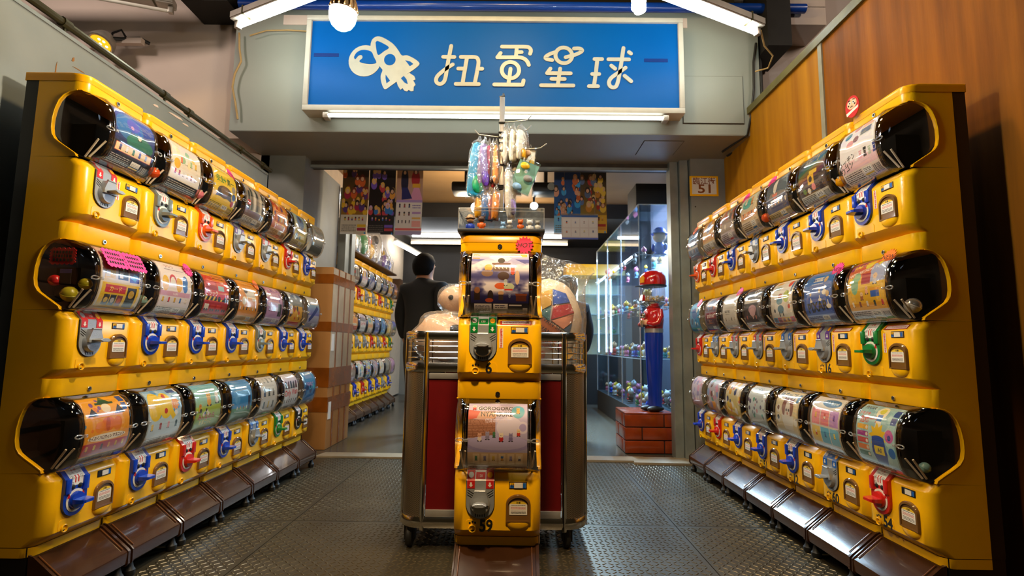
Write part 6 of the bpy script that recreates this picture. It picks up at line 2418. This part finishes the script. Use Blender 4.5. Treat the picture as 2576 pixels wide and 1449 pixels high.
for x, y, z, lab in ((-.44, 5.35, 2.33, 'lit white ceiling spotlight left of the hook stand'), (.185, 5.3, 2.33, 'lit white ceiling spotlight behind the green blister pack')):
    t = thing('ceiling_spotlight', lab, 'light', (x, y, z), 0, 'shop ceiling spotlights')
    b = MB()
    b.lathe([(.042, 0), (.046, .02), (.046, .11), (.02, .13)], M['black'], (0, 0, 0), 14, 'y', False, True)
    b.build('can', t)
    b = MB()
    b.lathe([(.040, .003), (.0001, .001)], M['lens'], (0, 0, 0), 14, 'y')
    b.build('lens', t)
    b = MB()
    b.tube([(0, .07, .04), (0, .07, .47)], .012, M['black'], 8)
    b.build('stem', t)
for x in (-.52, .30):
    t = thing('projector', ('left', 'right')[x > 0] + ' dark projector hanging under the shop ceiling behind the hook stand', 'projector', (x, 5.2, 2.36), 0, 'ceiling projectors')
    b = MB()
    b.rbox(-.14, .14, -.12, .12, .06, .16, M['black'], .02)
    b.build('case', t)
    b = MB()
    b.tube([(0, 0, .16), (0, 0, .44)], .02, M['black'], 8)
    b.build('stem', t)
    b = MB()
    b.lathe([(.04, -.125), (.04, -.11)], M['chrome'], (.05, 0, .11), 12, 'y', True)
    b.build('lens_ring', t)

# ---------------------------------------------------------------- people
def skin_body(name, pts, edges, m, parent=None, sub=2):
    me = bpy.data.meshes.new(name)
    me.from_pydata([p[0] for p in pts], edges, [])
    o = bpy.data.objects.new(name, me)
    C.objects.link(o)
    o.modifiers.new('skin', 'SKIN')
    for i, p in enumerate(pts):
        r = p[1] if isinstance(p[1], tuple) else (p[1], p[1])
        me.skin_vertices[0].data[i].radius = r
        me.skin_vertices[0].data[i].use_root = (i == 0)
    s = o.modifiers.new('sub', 'SUBSURF')
    s.levels = s.render_levels = sub
    dg = bpy.context.evaluated_depsgraph_get()
    me2 = bpy.data.meshes.new_from_object(o.evaluated_get(dg))
    bpy.data.objects.remove(o)
    me2.name = name
    me2.materials.clear()
    me2.materials.append(m)
    me2.shade_smooth()
    return ob(name, me2, parent)


M['skin'] = pm('skin', '#b98260', .5)
M['sweater'] = pm('black_knit', '#12100d', .85, bump=.15, bscale=150)
M['trousers'] = pm('dark_trousers', '#3a2f26', .8)
M['hair'] = pm('black_hair', '#0a0807', .75, bump=.2, bscale=90, spec=.15)


def person(label, loc, rz, k=1.0):
    t = thing('person', label, 'person', loc, rz)
    sh, el, wr, ha = (.20, .0, 1.42), (.265, .03, 1.14), (.245, -.03, .90), (.24, -.05, .82)
    P = [((0, 0, .95), (.135, .115)), ((0, .005, 1.12), (.145, .11)), ((0, .01, 1.32), (.165, .11)), ((0, 0, 1.42), (.10, .07)), ((0, -.01, 1.50), .062), ((0, -.02, 1.575), .085), ((0, -.015, 1.655), .104), ((0, -.01, 1.705), .075)]
    E = [(0, 1), (1, 2), (2, 3), (3, 4), (4, 5), (5, 6), (6, 7)]
    for s in (-1, 1):
        o = len(P)
        P += [((s * .095, 0, .84), .085), ((s * .10, -.01, .50), .06), ((s * .10, .01, .10), .042), ((s * .11, -.13, .04), .038)]
        E += [(0, o), (o, o + 1), (o + 1, o + 2), (o + 2, o + 3)]
        o = len(P)
        P += [((s * sh[0], sh[1], sh[2]), .062), ((s * el[0], el[1], el[2]), .045), ((s * wr[0], wr[1], wr[2]), .030), ((s * ha[0], ha[1], ha[2]), (.018, .035))]
        E += [(3, o), (o, o + 1), (o + 1, o + 2), (o + 2, o + 3)]
        h = o + 3
        for f in range(4):
            q = len(P)
            P += [((s * (ha[0] - .01), ha[1] - .025 + f * .018, ha[2] - .05), .009), ((s * (ha[0] - .022), ha[1] - .026 + f * .018, ha[2] - .085 + abs(f - 1.3) * .006), .0075)]
            E += [(h, q), (q, q + 1)]
        q = len(P)
        P += [((s * (ha[0] - .012), ha[1] - .045, ha[2] - .02), .010), ((s * (ha[0] - .02), ha[1] - .058, ha[2] - .05), .008)]
        E += [(h, q), (q, q + 1)]
    body = skin_body('body', P, E, M['skin'], t)
    # face and ears
    b = MB()
    for s in (-1, 1):
        b.ell((s * .098, -.005, 1.615), (.012, .022, .032), M['skin'], 8, 6)
        b.ell((s * .036, -.110, 1.635), (.014, .008, .008), M['white'], 8, 5)
        b.ell((s * .036, -.117, 1.635), (.006, .004, .006), M['ink'], 6, 4)
    b.ell((0, -.120, 1.605), (.014, .018, .024), M['skin'], 8, 6)
    b.ell((0, -.104, 1.558), (.026, .008, .006), M['p_red'], 8, 4)
    b.build('face', t, 80)
    # clothes
    Q = [((0, 0, .86), (.20, .17)), ((0, 0, .95), (.208, .178)), ((0, .005, 1.12), (.195, .155)), ((0, .01, 1.32), (.215, .155)), ((0, 0, 1.41), (.165, .12)), ((0, -.005, 1.485), .088), ((0, -.008, 1.52), .080)]
    F = [(0, 1), (1, 2), (2, 3), (3, 4), (4, 5), (5, 6)]
    for s in (-1, 1):
        o = len(Q)
        Q += [((s * .215, .0, 1.40), .088), ((s * .27, .03, 1.14), .072), ((s * .25, -.03, .905), .052)]
        F += [(4, o), (o, o + 1), (o + 1, o + 2)]
    skin_body('sweater', Q, F, M['sweater'], t)
    R = [((0, 0, 1.04), (.15, .125)), ((0, 0, .92), (.185, .155))]
    G = [(0, 1)]
    for s in (-1, 1):
        o = len(R)
        R += [((s * .10, 0, .80), .125), ((s * .105, -.01, .50), .085), ((s * .105, .01, .07), .07)]
        G += [(1, o), (o, o + 1), (o + 1, o + 2)]
    skin_body('trousers', R, G, M['trousers'], t)
    for s in (-1, 1):
        b = MB()
        b.ell((s * .108, -.06, .04), (.05, .135, .045), M['black'], 12, 7)
        b.build('shoe', t, 70)
    b = MB()
    rings = []
    for i in range(9):
        a = .02 + (PI / 2 + .80) * i / 8
        ring = []
        for j in range(20):
            p = 2 * PI * j / 20
            back = math.sin(p) * .5 + .5
            aa = min(a, .72 + 1.65 * min(1, max(0, (back - .22) / .4)))
            ring.append((.117 * math.sin(aa) * math.cos(p), -.002 + .130 * math.sin(aa) * math.sin(p), 1.628 + .136 * math.cos(aa)))
        rings.append(ring)
    b.loft(rings, M['hair'], True, True)
    b.build('hair', t, 80)
    return t


person('person from behind in a black sweater with short black hair, left inside the shop', (-.90, 5.05, .01), PI - .55)
person('person in a black sweater mostly hidden behind the bagged patchwork cushion', (.50, 5.0, .01), PI + .5).scale = (.88, .88, .88)

# ---------------------------------------------------------------- toy soldier gumball machine on its brick stand
M['brick'] = pm('glazed_brick', '#863410', .22, var=.15, scale=10, coat=.3)
M['mortar'] = pm('dark_mortar', '#1b130d', .8)
BX, BY = 1.105, 4.52
t = thing('brick_stand', 'square stand of glazed orange brown bricks by the right jamb', 'stand', (BX, BY, .0105))
b = MB()
b.box(-.188, .188, -.188, .188, 0, .315, M['mortar'])
b.build('core', t)
for r in range(3):
    z0 = .006 + r * .105
    off = .12 if r % 2 == 0 else -.06
    for side in range(4):
        R = Matrix.Rotation(PI / 2 * side, 3, 'Z')
        for x0, x1 in ((-.2, off - .004), (off + .004, .196)):
            bm = MB()
            bm.rbox(x0, x1, -.2, -.178, z0, z0 + .098, M['brick'], .005)
            bm.V = [tuple(R @ Vector(v)) for v in bm.V]
            bm.build('brick', t)
b = MB()
b.rbox(-.2, .2, -.2, .2, .315, .328, M['brick'], .005)
b.build('top_slab', t)

t = thing('gumball_soldier', 'toy soldier gumball machine with red hat and jacket and long blue trousers', 'gumball machine', (BX + .085, BY - .06, .34), -1.15)
M['solred'] = pm('soldier_red', '#c01414', .15, coat=.6)
M['solblue'] = pm('soldier_blue', '#0a2f9c', .2, coat=.5)
for s in (-1, 1):
    b = MB()
    b.ell((s * .042, -.03, .022), (.045, .085, .024), M['black'], 14, 7)
    b.build('shoe', t, 70)
b = MB()
prof = [(.02, .072, .058), (.05, .062, .052), (.14, .060, .052), (.30, .070, .06), (.50, .082, .068), (.62, .086, .072), (.66, .084, .07)]
b.loft([[(rx * math.cos(a) * (1 - .10 * (math.cos(a) ** 2 < .08) * (z < .45)), ry * math.sin(a) * (1 - .16 * (abs(math.cos(a)) < .3) * (z < .45)), z) for a in [2 * PI * k / 28 for k in range(28)]] for z, rx, ry in prof], M['solblue'], True, True, True)
b.build('trousers', t, 60)
b = MB()
b.loft([[(.087 * math.cos(a), .073 * math.sin(a), z) for a in [2 * PI * k / 24 for k in range(24)]] for z in (.655, .69)], M['alu'], True, True, True)
b.build('belt', t)
b = MB()
b.loft([[(rx * math.cos(a), ry * math.sin(a), z) for a in [2 * PI * k / 24 for k in range(24)]] for z, rx, ry in ((.69, .083, .072), (.76, .092, .08), (.83, .090, .076), (.865, .070, .060), (.87, .045, .04))], M['solred'], True, True, True)
b.build('jacket', t, 60)
for s in (-1, 1):
    b = MB()
    b.tube([(s * .086, 0, .845), (s * .108, -.012, .79), (s * .105, -.04, .735), (s * .085, -.075, .725), (s * .04, -.095, .735)], [.024, .026, .025, .022, .018], M['solred'], 10)
    b.build('sleeve', t, 70)
    b = MB()
    b.ell((s * .028, -.100, .74), (.022, .018, .026), M['skin2'], 10, 7)
    for f in range(4):
        b.tube([(s * .018, -.112, .726 + f * .010), (s * .002, -.116, .727 + f * .010)], .005, M['skin2'], 6)
    b.build('hand', t, 70)
b = MB()
b.lathe([(.022, 0), (.026, -.02), (.018, -.035), (.0001, -.036)], M['chrome'], (0, -.085, .80), 14, 'y')
b.rbox(-.02, .02, -.125, -.115, .775, .79, M['chrome'], .003)
b.prism([(-.014, .70), (.014, .70), (.02, .76), (-.02, .76)], M['chrome'], lambda x, z: (x, -.10, z), lambda x, z: (x, -.125, z))
b.build('coin_mechanism', t)
b = MB()
b.lathe([(.06, .868), (.075, .88), (.102, .905), (.106, .912), (.100, .918)], M['chrome'], (0, 0, 0), 24, 'z', True)
b.build('collar', t)
b = MB()
b.lathe([(.098, .914), (.103, .95), (.103, 1.02), (.098, 1.052)], M['plasticclear'], (0, 0, 0), 24)
b.build('globe', t)
b = MB()
q = random.Random(4)
for i in range(110):
    a, r = q.uniform(0, 2 * PI), .088 * math.sqrt(q.random())
    b.ell((r * math.cos(a), r * math.sin(a), .927 + q.uniform(0, .036)), (.010, .010, .010), FC[q.choice(['white', 'white', 'white', 'yellow', 'tan'])], 7, 5)
g = b.build('gumballs', t, 80)
g['kind'] = 'stuff'
b = MB()
b.prism([(-.02, .925), (.02, .925), (.012, .975), (-.012, .975)], M['solred'], lambda x, z: (x, -.100, z), lambda x, z: (x, -.120 - (.975 - z) * .3, z))
b.build('nose_flap', t)
b = MB()
b.lathe([(.110, 1.050), (.116, 1.056), (.112, 1.064)], M['black'], (0, 0, 0), 24, 'z', True)
b.loft([[(.10 * math.cos(a), -.06 + -.11 * math.sin(a), 1.056 - .012 * math.sin(a) + dz) for a in [PI * k / 12 for k in range(13)]] for dz in (0, .006)], M['black'], True, True, True)
b.build('brim', t)
b = MB()
b.lathe([(.111, 1.062), (.114, 1.10), (.108, 1.14), (.085, 1.172), (.045, 1.188), (.0005, 1.192)], M['solred'], (0, 0, 0), 26)
b.build('hat', t, 70)
b = MB()
b.prism([(-.022, 1.08), (.022, 1.08), (.028, 1.12), (.0, 1.145), (-.028, 1.12)], M['cap'], lambda x, z: (x, -.100, z), lambda x, z: (x, -.118, z))
b.build('hat_badge', t)

# ---------------------------------------------------------------- glass showcase along the right wall
M['glass'] = clear('showcase_glass', (.86, .93, .97), .04, .30, .03, blend=.3)
M['glassedge'] = clear('glass_edge', (.65, .82, .88), .35, .8, .1, milk=.25)
GX, GY0, GY1 = 1.17, 4.86, 7.4
t = thing('glass_showcase', 'tall glass showcase with lit shelves of small toys along the right wall', 'showcase', (GX, GY0, .0105))
gx1, gl = .80, GY1 - GY0
b = MB()
b.box(0, gx1, 0, gl, 0, .26, M['inblack'])
b.build('plinth', t)
b = MB()
b.box(gx1 - .012, gx1, 0, gl, .26, 2.22, pm('showcase_back', '#7a7484', .5))
b.build('back_panel', t)
for k in range(3):
    y0, y1 = gl * k / 3, gl * (k + 1) / 3
    b = MB()
    b.box(0, .006, y0 + .003, y1 - .003, .265, 2.22, M['glass'])
    b.build('glass_pane', t)
for y in (0, gl - .006):
    b = MB()
    b.box(.006, gx1 - .012, y, y + .006, .265, 2.22, M['glass'])
    b.build('glass_pane', t)
for z in (.745, 1.235, 1.73):
    b = MB()
    b.box(.008, gx1 - .014, .008, gl - .008, z, z + .010, M['glass'])
    b.tube([(.008, .008, z + .005), (.008, gl - .008, z + .005)], .005, M['glassedge'], 5)
    b.tube([(.008, .008, z + .005), (gx1 - .014, .008, z + .005)], .005, M['glassedge'], 5)
    b.build('shelf', t)
b = MB()
b.box(0, gx1, 0, gl, 2.22, 2.228, M['glass'])
b.build('top_pane', t)
for y in (0, gl / 3, 2 * gl / 3, gl):
    b = MB()
    b.tube([(.002, y, .26), (.002, y, 2.226)], .007, M['glassedge'], 6)
    b.build('edge_post', t)
b = MB()
b.tube([(.002, 0, 2.224), (.002, gl, 2.224)], .007, M['glassedge'], 6)
b.tube([(.0, .002, 2.224), (gx1, .002, 2.224)], .007, M['glassedge'], 6)
b.build('edge_post', t)
pl = bpy.data.lights.new('showcase_strip', 'AREA')
pl.shape = 'RECTANGLE'
pl.size, pl.size_y, pl.energy, pl.color = .05, 2.3, 230, (.60, .78, 1)
po = bpy.data.objects.new('showcase_strip', pl)
C.objects.link(po)
po.location = (GX + .55, (GY0 + GY1) / 2, 2.20)
q = random.Random(12)
cn = list(FC)
hn = ['white', 'tan', 'yellow', 'pink', 'grey']
for lv, (z, word) in enumerate(((.2705, 'floor'), (.7555, 'lowest shelf'), (1.2455, 'middle shelf'), (1.7405, 'top shelf'))):
    n = (34, 28, 28, 12)[lv]
    for i in range(n):
        a, h = cn[(i * 3 + lv * 5) % len(cn)], hn[(i + lv) % 5]
        k = q.uniform(.040, .062) * (1.25 if i % 5 == 0 else 1)
        if lv == 0:
            k *= 1.1
        col, rw = (i % (n // 2 + n % 2)), i // (n // 2 + n % 2)
        figurine('small %s toy with %s head on the %s of the glass showcase' % (a, h, word), (GX + .10 + rw * .28 + q.uniform(-.03, .03), GY0 + .1 + (gl - .25) * (col + q.uniform(.1, .6)) / (n / 2), .0105 + z), FC[a], FC[h], k, 'toys in the glass showcase', rz=-PI / 2 + q.uniform(-.6, .6))
figurine('large toy with a blue hat on the top shelf of the glass showcase', (GX + .24, GY0 + .15, .0105 + 1.741), FC['blue'], FC['tan'], .115, None, FC['blue'], -.5)
b = MB()
b.rbox(.05, .45, .3, .7, 0, .30, M['inblack'], .01)
tag(b.build('speaker_box', loc=(GX, GY0, 2.24)), 'black box standing on top of the glass showcase', 'box')

# lit case, black cabinet and yellow machines at the back
t = thing('lit_display_case', 'brightly lit glass case on a black cabinet at the back of the shop', 'display case', (.78, 7.9, .0105))
b = MB()
b.box(0, .9, 0, .5, 0, .74, M['inblack'])
b.build('cabinet', t)
b = MB()
b.box(0, .9, .48, .5, .74, 1.95, pm('cream_back', '#e8e0b8', .5))
b.build('back_panel', t)
b = MB()
b.box(0, .9, 0, .006, .74, 1.95, M['glass'])
b.build('glass_pane', t)
b = MB()
b.box(0, .9, -.02, .5, 1.95, 2.12, M['yellow'])
b.build('header_board', t)
for z in (1.05, 1.35, 1.65):
    b = MB()
    b.box(.01, .89, .02, .47, z, z + .008, M['glassedge'])
    b.build('shelf', t)
M['ledstrip'] = emit('lit_led_strip', (.75, .92, 1), 12)
for x in (.10, .17, .5):
    b = MB()
    b.box(x - .008, x + .008, .02, .035, .78, 1.9, M['ledstrip'])
    b.build('led_strip', t)
for i in range(12):
    a, h = cn[(i * 5 + 2) % len(cn)], hn[(i * 2) % 5]
    figurine('small %s toy with %s head in the lit case at the back' % (a, h), (.78 + .1 + (i % 4) * .22, 7.9 + .2, .0105 + (.745, 1.0605, 1.3605)[i // 4]), FC[a], FC[h], .05, 'toys in the lit back case', rz=q.uniform(-.5, .5))
t = thing('back_shelf', 'brown shelf with boxes beyond the shop machine bank', 'shelf', (-1.98, 7.75, .0105))
b = MB()
b.box(0, .5, 0, .3, 1.50, 1.53, M['inwall'])
b.build('board', t)
for x in (.0, .46):
    b = MB()
    b.box(x, x + .04, 0, .3, 0, 1.50, M['inwall'])
    b.build('side', t)
for i, (x, w_, h_, m, lab) in enumerate(((.03, .2, .32, M['brownboard'], 'dark brown carton on the back shelf'), (.27, .2, .16, M['cap'], 'yellow carton with a dark dot on the back shelf'))):
    b = MB()
    b.rbox(0, w_, 0, .2, 0, h_, m, .006)
    b.box(w_ * .4, w_ * .6, -.003, .002, h_ * .35, h_ * .65, M['ink'])
    tag(b.build('carton', loc=(-1.98 + x, 7.8, .0105 + 1.531)), lab, 'carton')
